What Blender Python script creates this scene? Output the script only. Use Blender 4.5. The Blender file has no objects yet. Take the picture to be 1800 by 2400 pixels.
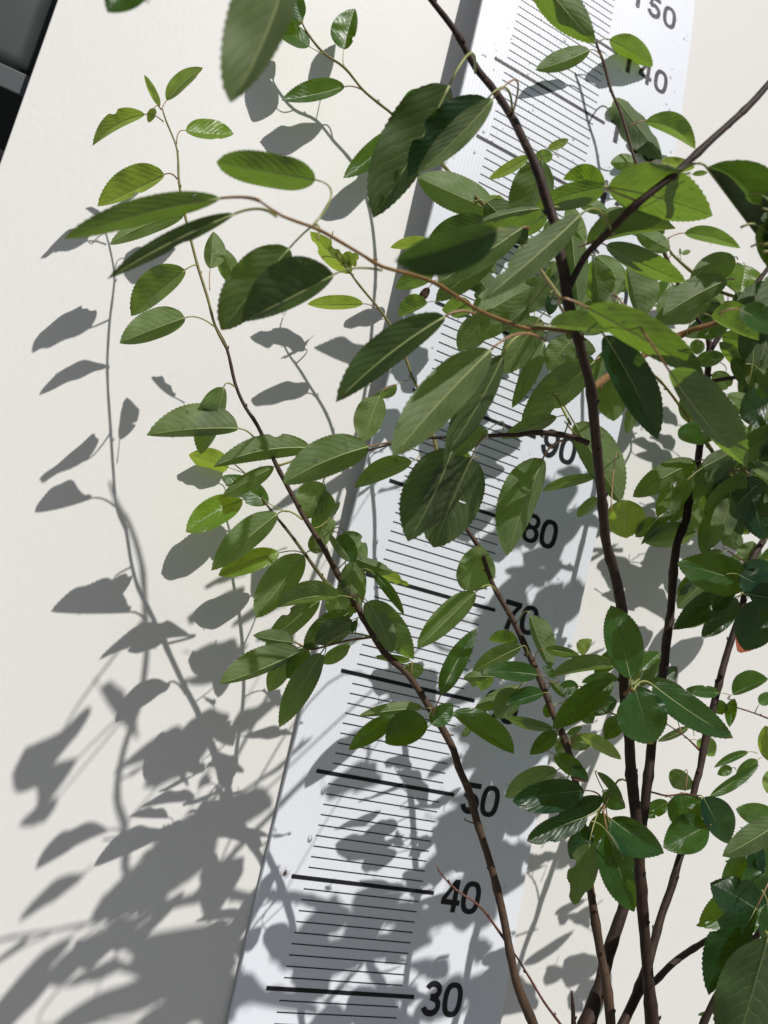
import bpy, bmesh, math, random, re
import numpy as np
from mathutils import Vector, Matrix

# ------------------------------------------------------------------ camera
# Working frame, in centimetres: x right, y DOWN (minus the height printed on the
# measuring board), z away from the viewer.  Blender (metres): (x, z, -y) / 100.
R = np.array([[0.8782671666, -0.2470942768, -0.4093790448],
              [0.2793703807, 0.9599766473, 0.0199255370],
              [0.3880708368, -0.1318683245, 0.9121467923]])      # rows: right, down, forward
CAM = np.array([-33.0885, -65.3105, -78.4934])
FOC = 1950.0                                                     # pixels, for a 1800 x 2400 frame
SUN = np.array([-0.1128, 0.8035, 0.5845]); SUN /= np.linalg.norm(SUN)   # direction the light travels

def W(p):
    return (p[0] / 100.0, p[2] / 100.0, -p[1] / 100.0)

def Wv(P):
    P = np.asarray(P, float)
    return np.stack([P[..., 0], P[..., 2], -P[..., 1]], -1) / 100.0

scene = bpy.context.scene
cam_data = bpy.data.cameras.new('camera')
cam = bpy.data.objects.new('camera', cam_data)
scene.collection.objects.link(cam)
cam_data.sensor_fit = 'VERTICAL'
cam_data.sensor_height = 36.0
cam_data.lens = 36.0 * FOC / 2400.0
cam_data.clip_start = 0.02
cam_data.clip_end = 2000.0
rr, dd, ff = (np.array(W(R[i])) * 100 for i in range(3))
cam.matrix_world = Matrix(((rr[0], -dd[0], -ff[0], W(CAM)[0]),
                           (rr[1], -dd[1], -ff[1], W(CAM)[1]),
                           (rr[2], -dd[2], -ff[2], W(CAM)[2]),
                           (0, 0, 0, 1)))
cam_data.dof.use_dof = True
cam_data.dof.focus_distance = 0.70
cam_data.dof.aperture_fstop = 9.0
scene.camera = cam
scene.render.resolution_x = 768
scene.render.resolution_y = 1024

# ------------------------------------------------------------------ light
world = bpy.data.worlds.new('World')
scene.world = world
world.use_nodes = True
nt = world.node_tree
sky = nt.nodes.new('ShaderNodeTexSky')
sky.sky_type = 'NISHITA'
sky.sun_disc = False
tosun = np.array(W(-SUN)); tosun /= np.linalg.norm(tosun)
elev = math.asin(tosun[2])
sky.sun_elevation = elev
sky.sun_rotation = math.atan2(tosun[0], tosun[1])
sky.dust_density = 1.5
bg = nt.nodes['Background']
bg.inputs['Strength'].default_value = 0.042
nt.links.new(sky.outputs['Color'], bg.inputs['Color'])
sun_data = bpy.data.lights.new('sun', 'SUN')
sun_data.energy = 4.1
sun_data.angle = math.radians(0.53)
sun_data.color = (1.0, 0.975, 0.94)
sun = bpy.data.objects.new('sun', sun_data)
scene.collection.objects.link(sun)
sun.rotation_euler = Vector(-tosun).to_track_quat('-Z', 'Y').to_euler()
sun.location = (0.3, -2.0, 3.0)
scene.view_settings.view_transform = 'Standard'
scene.view_settings.look = 'None'
scene.view_settings.exposure = 0.07
scene.view_settings.gamma = 1.0

rng = random.Random(7)

# ------------------------------------------------------------------ geometry helpers
def board_z(y):                       # front face of the pale panel
    return -3.24 - 0.0725 * y

def ruler_z(y):                       # front face of the measuring board (slightly bowed)
    s = (np.asarray(y) + 80.0) / 60.0
    return -0.565 * s * s - 2.515 * s ** 3

def ruler_zc(y):                      # the same, kept tame outside the measured span
    y = np.asarray(y, float)
    yc = np.clip(y, -158, -22)
    return ruler_z(yc) + np.where(y < -158, (y + 158) * -0.10, np.where(y > -22, (y + 22) * -0.10, 0))

def at(u, v, h):
    """the point h cm in front of the panel seen at photo position (u, v)"""
    u = np.asarray(u, float); v = np.asarray(v, float); h = np.asarray(h, float)
    c = np.stack(np.broadcast_arrays((u - 900) / FOC, (v - 1200) / FOC, np.ones_like(u)), -1)
    d = c @ R
    t = (-3.24 - 0.0725 * CAM[1] - h - CAM[2]) / (d[..., 2] + 0.0725 * d[..., 1])
    return CAM + d * t[..., None]

def pxcm(p):
    return FOC / float(R[2] @ (np.asarray(p) - CAM))

def mesh(name, verts, faces, mats, uvs=None, midx=None, smooth=True, crease=None):
    me = bpy.data.meshes.new(name)
    me.from_pydata([tuple(v) for v in verts], [], faces)
    for m in mats:
        me.materials.append(m)
    if midx is not None:
        me.polygons.foreach_set('material_index', midx)
    if smooth:
        me.polygons.foreach_set('use_smooth', [True] * len(me.polygons))
    if uvs is not None:
        uvl = me.uv_layers.new(name='UVMap')
        li = np.zeros(len(me.loops), dtype=np.int32)
        me.loops.foreach_get('vertex_index', li)
        uvl.data.foreach_set('uv', np.asarray(uvs, float)[li].ravel())
    me.update()
    return me

def link(name, me, parent=None, **props):
    o = bpy.data.objects.new(name, me)
    scene.collection.objects.link(o)
    if parent is not None:
        o.parent = parent
    for k, v in props.items():
        o[k] = v
    return o

def tube(pts, rads, n=8, wob=0.0, seed=0, closed_end=True):
    """a tapering tube through pts (cm); returns verts (cm), faces"""
    pts = np.asarray(pts, float); rads = np.asarray(rads, float)
    tan = np.gradient(pts, axis=0)
    tan /= np.linalg.norm(tan, axis=1)[:, None] + 1e-9
    ref = np.array([0.3, 0.1, -1.0]); V = []; F = []
    rg = np.random.RandomState(seed)
    for i in range(len(pts)):
        a = np.cross(tan[i], ref); a /= np.linalg.norm(a) + 1e-9
        b = np.cross(tan[i], a)
        for k in range(n):
            th = 2 * math.pi * k / n
            r = rads[i] * (1 + wob * rg.uniform(-1, 1))
            V.append(pts[i] + r * (math.cos(th) * a + math.sin(th) * b))
        if i:
            for k in range(n):
                k2 = (k + 1) % n
                F.append(((i - 1) * n + k, (i - 1) * n + k2, i * n + k2, i * n + k))
    if closed_end:
        F.append(tuple(range(n))[::-1]); F.append(tuple((len(pts) - 1) * n + k for k in range(n)))
    return np.array(V), F

def spline(P, step):
    """Catmull-Rom resample of rows [x, y, z, r]"""
    P = np.asarray(P, float)
    Q = np.vstack([2 * P[0] - P[1], P, 2 * P[-1] - P[-2]])
    out = []
    for i in range(1, len(Q) - 2):
        L = np.linalg.norm(Q[i + 1][:3] - Q[i][:3])
        n = max(1, int(round(L / step)))
        for k in range(n):
            t = k / n
            out.append(0.5 * ((2 * Q[i]) + (-Q[i - 1] + Q[i + 1]) * t
                       + (2 * Q[i - 1] - 5 * Q[i] + 4 * Q[i + 1] - Q[i + 2]) * t * t
                       + (-Q[i - 1] + 3 * Q[i] - 3 * Q[i + 1] + Q[i + 2]) * t ** 3))
    out.append(P[-1])
    return np.array(out)

# ------------------------------------------------------------------ materials
def new_mat(name):
    m = bpy.data.materials.new(name); m.use_nodes = True
    t = m.node_tree; b = t.nodes['Principled BSDF']
    return m, t, b

def N(t, kind, **kw):
    n = t.nodes.new(kind)
    for k, v in kw.items():
        if k in n.inputs:
            n.inputs[k].default_value = v
        else:
            setattr(n, k, v)
    return n

def math_n(t, op, a, b=None, c=None):
    n = t.nodes.new('ShaderNodeMath'); n.operation = op
    for i, x in enumerate((a, b, c)):
        if x is None: continue
        if isinstance(x, (int, float)): n.inputs[i].default_value = x
        else: t.links.new(x, n.inputs[i])
    return n.outputs[0]

def mixc(t, f, a, b, mode='MIX'):
    n = t.nodes.new('ShaderNodeMix'); n.data_type = 'RGBA'; n.blend_type = mode
    if isinstance(f, (int, float)): n.inputs[0].default_value = f
    else: t.links.new(f, n.inputs[0])
    for i, x in ((6, a), (7, b)):
        if isinstance(x, tuple): n.inputs[i].default_value = (*x, 1)
        else: t.links.new(x, n.inputs[i])
    return n.outputs[2]

def ramp(t, fac, stops):
    n = t.nodes.new('ShaderNodeValToRGB')
    while len(n.color_ramp.elements) < len(stops): n.color_ramp.elements.new(0.5)
    for e, (p, c) in zip(n.color_ramp.elements, stops):
        e.position = p; e.color = (*c, 1) if len(c) == 3 else c
    t.links.new(fac, n.inputs[0])
    return n.outputs[0]

def leaf_material(name, top, under, trans, young=False):
    m, t, b = new_mat(name)
    L = t.links
    uv = N(t, 'ShaderNodeUVMap'); sep = N(t, 'ShaderNodeSeparateXYZ'); L.new(uv.outputs[0], sep.inputs[0])
    u, v = sep.outputs[0], sep.outputs[1]                     # u along the midrib, v across (-1..1)
    av = math_n(t, 'ABSOLUTE', v)
    geo = N(t, 'ShaderNodeNewGeometry'); oi = N(t, 'ShaderNodeObjectInfo')
    rnd = oi.outputs['Random']
    nz = N(t, 'ShaderNodeTexNoise', Scale=3.0, Detail=3.0)
    comb = N(t, 'ShaderNodeCombineXYZ'); L.new(u, comb.inputs[0]); L.new(v, comb.inputs[1]); L.new(math_n(t, 'MULTIPLY', rnd, 40.0), comb.inputs[2])
    L.new(comb.outputs[0], nz.inputs['Vector'])
    nfac = nz.outputs[0]
    # lateral veins run forward from the midrib: distance to the nearest vein line
    bow = math_n(t, 'MULTIPLY', math_n(t, 'POWER', av, 1.25), 0.30)
    ph = math_n(t, 'MULTIPLY', math_n(t, 'SUBTRACT', u, bow), 9.0)
    ph = math_n(t, 'ADD', ph, math_n(t, 'MULTIPLY', math_n(t, 'SIGN', v), 0.22))
    ph = math_n(t, 'ADD', ph, math_n(t, 'MULTIPLY', nfac, 0.7))
    fr = math_n(t, 'ABSOLUTE', math_n(t, 'SUBTRACT', math_n(t, 'FRACT', ph), 0.5))     # 0.5 at the vein, 0 between
    vein = N(t, 'ShaderNodeMapRange'); vein.inputs[1].default_value = 0.452; vein.inputs[2].default_value = 0.5
    L.new(fr, vein.inputs[0])
    fade = math_n(t, 'SUBTRACT', 1.0, math_n(t, 'MULTIPLY', av, 0.75))
    vein_l = math_n(t, 'MULTIPLY', vein.outputs[0], fade)
    mid = N(t, 'ShaderNodeMapRange'); mid.inputs[1].default_value = 0.045; mid.inputs[2].default_value = 0.0
    L.new(av, mid.inputs[0])
    vein_a = math_n(t, 'MAXIMUM', vein_l, mid.outputs[0])
    # fine network
    vor = N(t, 'ShaderNodeTexVoronoi', Scale=26.0); vor.feature = 'DISTANCE_TO_EDGE'
    sc = N(t, 'ShaderNodeVectorMath'); sc.operation = 'MULTIPLY'; L.new(comb.outputs[0], sc.inputs[0]); sc.inputs[1].default_value = (1.6, 0.7, 1.0)
    L.new(sc.outputs[0], vor.inputs['Vector'])
    net = N(t, 'ShaderNodeMapRange'); net.inputs[1].default_value = 0.0; net.inputs[2].default_value = 0.12; net.inputs[3].default_value = 1; net.inputs[4].default_value = 0
    L.new(vor.outputs['Distance'], net.inputs[0])
    # blotches and blemishes
    bl = N(t, 'ShaderNodeTexNoise', Scale=5.0, Detail=4.0); L.new(comb.outputs[0], bl.inputs['Vector'])
    blf = N(t, 'ShaderNodeMapRange'); blf.inputs[1].default_value = 0.35; blf.inputs[2].default_value = 0.68; L.new(bl.outputs[0], blf.inputs[0])
    spot = N(t, 'ShaderNodeTexNoise', Scale=22.0, Detail=2.0); L.new(comb.outputs[0], spot.inputs['Vector'])
    sp = N(t, 'ShaderNodeMapRange'); sp.inputs[1].default_value = 0.735; sp.inputs[2].default_value = 0.77; L.new(spot.outputs[0], sp.inputs[0])

    def tone(c, k): return tuple(x * k for x in c)
    topc = mixc(t, blf.outputs[0], tone(top, 0.85), tone(top, 1.18))
    topc = mixc(t, math_n(t, 'MULTIPLY', vein_a, 0.26), topc, (top[0] * 2.4 + 0.02, top[1] * 1.75 + 0.02, top[2] * 2.0 + 0.01))
    undc = mixc(t, blf.outputs[0], tone(under, 0.93), tone(under, 1.07))
    undc = mixc(t, math_n(t, 'MULTIPLY', net.outputs[0], 0.16), undc, tone(under, 1.35))
    undc = mixc(t, math_n(t, 'MULTIPLY', vein_a, 0.7), undc, (0.36, 0.42, 0.17))
    col = mixc(t, geo.outputs['Backfacing'], topc, undc)
    hsv = N(t, 'ShaderNodeHueSaturation')
    mr = N(t, 'ShaderNodeMapRange'); mr.inputs[3].default_value = 0.485; mr.inputs[4].default_value = 0.515; L.new(rnd, mr.inputs[0]); L.new(mr.outputs[0], hsv.inputs['Hue'])
    mr2 = N(t, 'ShaderNodeMapRange'); mr2.inputs[3].default_value = 0.8; mr2.inputs[4].default_value = 1.25
    L.new(math_n(t, 'FRACT', math_n(t, 'MULTIPLY', rnd, 17.3)), mr2.inputs[0]); L.new(mr2.outputs[0], hsv.inputs['Value'])
    L.new(col, hsv.inputs['Color'])
    colf = mixc(t, math_n(t, 'MULTIPLY', sp.outputs[0], 0.7), hsv.outputs[0], (0.10, 0.055, 0.02))
    tipf = N(t, 'ShaderNodeMapRange'); tipf.inputs[1].default_value = 0.93; tipf.inputs[2].default_value = 1.0
    L.new(math_n(t, 'ADD', u, math_n(t, 'MULTIPLY', math_n(t, 'SUBTRACT', nfac, 0.5), 0.25)), tipf.inputs[0])
    brown = math_n(t, 'MULTIPLY', tipf.outputs[0], math_n(t, 'GREATER_THAN', math_n(t, 'FRACT', math_n(t, 'MULTIPLY', rnd, 7.7)), 0.72))
    colf = mixc(t, brown, colf, (0.13, 0.075, 0.025))
    L.new(colf, b.inputs['Base Color'])
    rough = N(t, 'ShaderNodeMapRange'); rough.inputs[3].default_value = 0.30; rough.inputs[4].default_value = 0.52
    L.new(geo.outputs['Backfacing'], rough.inputs[0]); L.new(rough.outputs[0], b.inputs['Roughness'])
    spc = N(t, 'ShaderNodeMapRange'); spc.inputs[3].default_value = 0.45; spc.inputs[4].default_value = 0.22
    L.new(geo.outputs['Backfacing'], spc.inputs[0]); L.new(spc.outputs[0], b.inputs['Specular IOR Level'])
    # translucency: thin blade, veins let less light through
    tr = N(t, 'ShaderNodeBsdfTranslucent')
    trc = mixc(t, blf.outputs[0], tone(trans, 0.9), tone(trans, 1.1))
    trc = mixc(t, math_n(t, 'MULTIPLY', vein_a, 0.75), trc, (trans[0] * 1.9, trans[1] * 1.6, trans[2] * 4.0))
    trc = mixc(t, math_n(t, 'MULTIPLY', net.outputs[0], 0.25), trc, tone(trans, 0.7))
    L.new(trc, tr.inputs['Color'])
    mx = N(t, 'ShaderNodeMixShader'); mx.inputs[0].default_value = 0.48
    L.new(b.outputs[0], mx.inputs[1]); L.new(tr.outputs[0], mx.inputs[2])
    L.new(mx.outputs[0], t.nodes['Material Output'].inputs['Surface'])
    # relief: blade bulges between lateral veins
    bulge = math_n(t, 'MULTIPLY', math_n(t, 'SUBTRACT', 0.5, fr), 1.0)
    hgt = math_n(t, 'ADD', math_n(t, 'MULTIPLY', bulge, 1.6), math_n(t, 'MULTIPLY', nfac, 0.7))
    hgt = math_n(t, 'SUBTRACT', hgt, math_n(t, 'MULTIPLY', net.outputs[0], 0.12))
    sgn = math_n(t, 'SUBTRACT', 1.0, math_n(t, 'MULTIPLY', geo.outputs['Backfacing'], 2.0))
    bp = N(t, 'ShaderNodeBump', Strength=0.35, Distance=0.0006)
    L.new(math_n(t, 'MULTIPLY', hgt, sgn), bp.inputs['Height'])
    L.new(bp.outputs[0], b.inputs['Normal']); L.new(bp.outputs[0], tr.inputs['Normal'])
    return m

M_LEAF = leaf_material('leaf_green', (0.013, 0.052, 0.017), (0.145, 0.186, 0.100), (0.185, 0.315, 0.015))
M_MATURE_SHADED = leaf_material('leaf_mature_shaded', (0.009, 0.036, 0.016), (0.085, 0.122, 0.055), (0.080, 0.150, 0.014))  # darker, mature leaf; its colour also paints shade onto foreground leaves
M_YOUNG = leaf_material('leaf_young', (0.085, 0.170, 0.022), (0.200, 0.275, 0.080), (0.33, 0.46, 0.030))

def simple_mat(name, c1, c2, rough, scale, bump=0.0, dist=0.0004, stretch=(1, 1, 1), spec=0.5, detail=6):
    m, t, b = new_mat(name); L = t.links
    tc = N(t, 'ShaderNodeTexCoord'); mp = N(t, 'ShaderNodeMapping'); mp.inputs['Scale'].default_value = stretch
    L.new(tc.outputs['Object'], mp.inputs[0])
    nz = N(t, 'ShaderNodeTexNoise', Scale=scale, Detail=float(detail), Roughness=0.65); L.new(mp.outputs[0], nz.inputs['Vector'])
    f = N(t, 'ShaderNodeMapRange'); f.inputs[1].default_value = 0.3; f.inputs[2].default_value = 0.7; L.new(nz.outputs[0], f.inputs[0])
    L.new(mixc(t, f.outputs[0], c1, c2), b.inputs['Base Color'])
    b.inputs['Roughness'].default_value = rough; b.inputs['Specular IOR Level'].default_value = spec
    if bump:
        bp = N(t, 'ShaderNodeBump', Strength=bump, Distance=dist); L.new(nz.outputs[0], bp.inputs['Height']); L.new(bp.outputs[0], b.inputs['Normal'])
    return m

def bark_material(name, dark, light, rough=0.62, spots=0.5):
    m, t, b = new_mat(name); L = t.links
    tc = N(t, 'ShaderNodeTexCoord')
    nz = N(t, 'ShaderNodeTexNoise', Scale=160.0, Detail=6.0, Roughness=0.7); L.new(tc.outputs['Object'], nz.inputs['Vector'])
    n2 = N(t, 'ShaderNodeTexNoise', Scale=14.0, Detail=3.0); L.new(tc.outputs['Object'], n2.inputs['Vector'])
    mp = N(t, 'ShaderNodeMapping'); mp.inputs['Scale'].default_value = (1, 1, 0.12); L.new(tc.outputs['Object'], mp.inputs[0])
    st = N(t, 'ShaderNodeTexNoise', Scale=420.0, Detail=3.0); L.new(mp.outputs[0], st.inputs['Vector'])
    vo = N(t, 'ShaderNodeTexVoronoi', Scale=330.0); L.new(tc.outputs['Object'], vo.inputs['Vector'])
    len_ = N(t, 'ShaderNodeMapRange'); len_.inputs[1].default_value = 0.17; len_.inputs[2].default_value = 0.10; L.new(vo.outputs['Distance'], len_.inputs[0])
    sel = N(t, 'ShaderNodeSeparateColor'); L.new(vo.outputs['Color'], sel.inputs[0])
    pick = math_n(t, 'GREATER_THAN', sel.outputs[0], 0.62)
    f = math_n(t, 'ADD', math_n(t, 'MULTIPLY', nz.outputs[0], 0.45), math_n(t, 'ADD', math_n(t, 'MULTIPLY', n2.outputs[0], 0.35), math_n(t, 'MULTIPLY', st.outputs[0], 0.25)))
    fr_ = N(t, 'ShaderNodeMapRange'); fr_.inputs[1].default_value = 0.38; fr_.inputs[2].default_value = 0.66; L.new(f, fr_.inputs[0])
    c = mixc(t, fr_.outputs[0], dark, light)
    c = mixc(t, math_n(t, 'MULTIPLY', math_n(t, 'MULTIPLY', len_.outputs[0], pick), spots), c, tuple(min(1, x * 2.2 + 0.03) for x in light))
    L.new(c, b.inputs['Base Color'])
    b.inputs['Roughness'].default_value = rough; b.inputs['Specular IOR Level'].default_value = 0.22
    bp = N(t, 'ShaderNodeBump', Strength=0.9, Distance=0.0009)
    L.new(math_n(t, 'ADD', f, math_n(t, 'MULTIPLY', len_.outputs[0], 0.3)), bp.inputs['Height']); L.new(bp.outputs[0], b.inputs['Normal'])
    return m

BARK = {
    'bk': bark_material('bark_dark_brown', (0.016, 0.010, 0.008), (0.062, 0.036, 0.026)),
    'br': bark_material('bark_brown', (0.036, 0.022, 0.015), (0.100, 0.062, 0.038)),
    'gr': bark_material('bark_brown_green', (0.055, 0.045, 0.020), (0.135, 0.125, 0.050)),
    'yg': bark_material('bark_olive', (0.115, 0.105, 0.032), (0.230, 0.200, 0.070), 0.5, 0.3),
    'or': bark_material('bark_orange_brown', (0.120, 0.060, 0.020), (0.235, 0.130, 0.045), 0.5, 0.4),
    'rd': bark_material('bark_red_brown', (0.080, 0.028, 0.022), (0.170, 0.075, 0.050), 0.5, 0.3),
}
M_PET_Y = simple_mat('petiole_yellow_green', (0.20, 0.22, 0.05), (0.32, 0.32, 0.10), 0.45, 60)
M_PET_R = simple_mat('petiole_red_brown', (0.20, 0.10, 0.045), (0.34, 0.20, 0.09), 0.45, 60)
M_RIB = simple_mat('midrib_pale_green', (0.22, 0.27, 0.09), (0.30, 0.34, 0.13), 0.5, 60)
M_DEAD = simple_mat('dead_leaf_brown', (0.055, 0.025, 0.012), (0.11, 0.055, 0.03), 0.7, 90, 0.6)

m, t, b = new_mat('water'); M_WATER = m
tr = N(t, 'ShaderNodeBsdfTransparent'); tr.inputs[0].default_value = (0.97, 0.975, 0.98, 1)
gl = N(t, 'ShaderNodeBsdfGlossy'); gl.inputs['Roughness'].default_value = 0.09
fz = N(t, 'ShaderNodeFresnel'); fz.inputs['IOR'].default_value = 1.33
mx = N(t, 'ShaderNodeMixShader')
t.links.new(math_n(t, 'MULTIPLY_ADD', fz.outputs[0], 0.8, 0.05), mx.inputs[0])
t.links.new(tr.outputs[0], mx.inputs[1]); t.links.new(gl.outputs[0], mx.inputs[2])
t.links.new(mx.outputs[0], t.nodes['Material Output'].inputs['Surface'])

# panel: off-white painted board, faint fibres and dust
m, t, b = new_mat('panel_offwhite'); M_PANEL = m; L = t.links
tc = N(t, 'ShaderNodeTexCoord')
n1 = N(t, 'ShaderNodeTexNoise', Scale=2.2, Detail=4.0); L.new(tc.outputs['Object'], n1.inputs['Vector'])
n2 = N(t, 'ShaderNodeTexNoise', Scale=170.0, Detail=5.0, Roughness=0.6); L.new(tc.outputs['Object'], n2.inputs['Vector'])
mp = N(t, 'ShaderNodeMapping'); mp.inputs['Rotation'].default_value = (0, 0.7, 0); mp.inputs['Scale'].default_value = (1, 1, 0.25)
L.new(tc.outputs['Object'], mp.inputs[0])
n3 = N(t, 'ShaderNodeTexNoise', Scale=260.0, Detail=3.0); L.new(mp.outputs[0], n3.inputs['Vector'])
c = mixc(t, n1.outputs[0], (0.668, 0.655, 0.628), (0.723, 0.710, 0.684))
n4 = N(t, 'ShaderNodeTexNoise', Scale=7.0, Detail=6.0, Roughness=0.7); L.new(tc.outputs['Object'], n4.inputs['Vector'])
stn = N(t, 'ShaderNodeMapRange'); stn.inputs[1].default_value = 0.58; stn.inputs[2].default_value = 0.80; L.new(n4.outputs[0], stn.inputs[0])
c = mixc(t, math_n(t, 'MULTIPLY', stn.outputs[0], 0.5), c, (0.61, 0.585, 0.55))
c = mixc(t, math_n(t, 'MULTIPLY', n2.outputs[0], 0.10), c, (0.56, 0.548, 0.525))
vo = N(t, 'ShaderNodeTexVoronoi', Scale=16.0); L.new(tc.outputs['Object'], vo.inputs['Vector'])
dt = N(t, 'ShaderNodeMapRange'); dt.inputs[1].default_value = 0.026; dt.inputs[2].default_value = 0.016; L.new(vo.outputs['Distance'], dt.inputs[0])
sc_ = N(t, 'ShaderNodeSeparateColor'); L.new(vo.outputs['Color'], sc_.inputs[0])
dots = math_n(t, 'MULTIPLY', dt.outputs[0], math_n(t, 'GREATER_THAN', sc_.outputs[0], 0.55))
c = mixc(t, math_n(t, 'MULTIPLY', dots, 0.85), c, (0.12, 0.10, 0.09))
L.new(c, b.inputs['Base Color'])
b.inputs['Roughness'].default_value = 0.55; b.inputs['Specular IOR Level'].default_value = 0.35
bp = N(t, 'ShaderNodeBump', Strength=0.35, Distance=0.0005)
L.new(math_n(t, 'ADD', n2.outputs[0], math_n(t, 'MULTIPLY', n3.outputs[0], 0.7)), bp.inputs['Height']); L.new(bp.outputs[0], b.inputs['Normal'])

# measuring board: white corrugated plastic, ribs run along its length
m, t, b = new_mat('ruler_white_plastic'); M_RULER = m; L = t.links
tc = N(t, 'ShaderNodeTexCoord'); sx = N(t, 'ShaderNodeSeparateXYZ'); L.new(tc.outputs['Object'], sx.inputs[0])
rib = math_n(t, 'SINE', math_n(t, 'MULTIPLY', sx.outputs[0], 2 * math.pi / 0.0042))
n1 = N(t, 'ShaderNodeTexNoise', Scale=9.0, Detail=4.0); L.new(tc.outputs['Object'], n1.inputs['Vector'])
mp = N(t, 'ShaderNodeMapping'); mp.inputs['Scale'].default_value = (1, 1, 0.02); L.new(tc.outputs['Object'], mp.inputs[0])
n2 = N(t, 'ShaderNodeTexNoise', Scale=600.0, Detail=2.0); L.new(mp.outputs[0], n2.inputs['Vector'])
ribc = math_n(t, 'MULTIPLY_ADD', rib, 0.5, 0.5)
c = mixc(t, math_n(t, 'MULTIPLY', math_n(t, 'MULTIPLY', ribc, n1.outputs[0]), 0.6), (0.72, 0.745, 0.80), (0.80, 0.82, 0.865))
c = mixc(t, math_n(t, 'MULTIPLY', n2.outputs[0], 0.25), c, (0.66, 0.68, 0.73))
c = mixc(t, math_n(t, 'MULTIPLY', n1.outputs[0], 0.12), c, (0.60, 0.61, 0.65))
L.new(c, b.inputs['Base Color'])
b.inputs['Roughness'].default_value = 0.38; b.inputs['Specular IOR Level'].default_value = 0.5
bp = N(t, 'ShaderNodeBump', Strength=0.22, Distance=0.0002); L.new(rib, bp.inputs['Height']); L.new(bp.outputs[0], b.inputs['Normal'])

m, t, b = new_mat('black_print'); M_INK = m; L = t.links
tc = N(t, 'ShaderNodeTexCoord'); nz = N(t, 'ShaderNodeTexNoise', Scale=500.0, Detail=3.0); L.new(tc.outputs['Object'], nz.inputs['Vector'])
sx = N(t, 'ShaderNodeSeparateXYZ'); L.new(tc.outputs['Object'], sx.inputs[0])
n2 = N(t, 'ShaderNodeTexNoise', Scale=900.0, Detail=2.0); L.new(tc.outputs['Object'], n2.inputs['Vector'])
# weathered: higher up the board the ink is worn into pale flecks
wear = N(t, 'ShaderNodeMapRange'); wear.inputs[1].default_value = 1.08; wear.inputs[2].default_value = 1.22; L.new(sx.outputs[2], wear.inputs[0])
fl = N(t, 'ShaderNodeMapRange'); fl.inputs[1].default_value = 0.55; fl.inputs[2].default_value = 0.66; L.new(n2.outputs[0], fl.inputs[0])
c = mixc(t, nz.outputs[0], (0.008, 0.008, 0.010), (0.018, 0.018, 0.022))
c = mixc(t, math_n(t, 'MULTIPLY', wear.outputs[0], 0.55), c, (0.05, 0.045, 0.052))
c = mixc(t, math_n(t, 'MULTIPLY', math_n(t, 'MULTIPLY', fl.outputs[0], wear.outputs[0]), 0.55), c, (0.40, 0.36, 0.40))
L.new(c, b.inputs['Base Color']); b.inputs['Roughness'].default_value = 0.5; b.inputs['Specular IOR Level'].default_value = 0.25

M_POST = simple_mat('grey_painted_metal', (0.045, 0.053, 0.051), (0.065, 0.075, 0.070), 0.38, 5, 0.05)
M_LEDGE = simple_mat('grey_painted_ledge', (0.050, 0.060, 0.062), (0.066, 0.076, 0.078), 0.45, 5, 0.05)
M_GAP_SHADE = simple_mat('shaded_gap_back', (0.006, 0.006, 0.006), (0.012, 0.012, 0.012), 0.9, 20, 0.4, 0.002)  # near-black colour standing in for shade in the gap below the ledge
M_SOIL = simple_mat('dark_gravel', (0.008, 0.008, 0.010), (0.045, 0.045, 0.055), 0.8, 120, 1.0, 0.004)
M_GROUND = simple_mat('ground_paving', (0.17, 0.165, 0.155), (0.24, 0.235, 0.22), 0.9, 18, 0.5, 0.002)
M_TAG = simple_mat('terracotta_plastic', (0.27, 0.070, 0.026), (0.33, 0.09, 0.035), 0.5, 40)
M_BUG = simple_mat('insect_brown', (0.03, 0.015, 0.01), (0.10, 0.05, 0.02), 0.5, 400)

# ------------------------------------------------------------------ setting
def box(x0, x1, y0, y1, z0, z1, bev=0.0, seg=2):
    bm = bmesh.new()
    bmesh.ops.create_cube(bm, size=1)
    for v in bm.verts:
        v.co = Vector(((x0 + x1) / 2 + v.co.x * (x1 - x0), (y0 + y1) / 2 + v.co.y * (y1 - y0), (z0 + z1) / 2 + v.co.z * (z1 - z0)))
    if bev:
        bmesh.ops.bevel(bm, geom=bm.edges[:], offset=bev, segments=seg, affect='EDGES', profile=0.5)
    return bm

def bm_obj(name, bm, mat, parent=None, smooth=False, **props):
    me = bpy.data.meshes.new(name); bm.to_mesh(me); bm.free(); me.materials.append(mat)
    if smooth: me.polygons.foreach_set('use_smooth', [True] * len(me.polygons))
    return link(name, me, parent, **props)

def grid_sheet(name, xs, ys, zfun, mat, **props):
    V = []; F = []
    for j, y in enumerate(ys):
        for i, x in enumerate(xs):
            V.append((x, y, zfun(x, y)))
    n = len(xs)
    for j in range(len(ys) - 1):
        for i in range(n - 1):
            a = j * n + i; F.append((a, a + 1, a + n + 1, a + n))
    return link(name, mesh(name, V, F, [mat]), **props)

grid_sheet('ground', np.linspace(-40, 40, 60), np.linspace(-40, 40, 60), lambda x, y: -0.02, M_GROUND, kind='structure')
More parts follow.
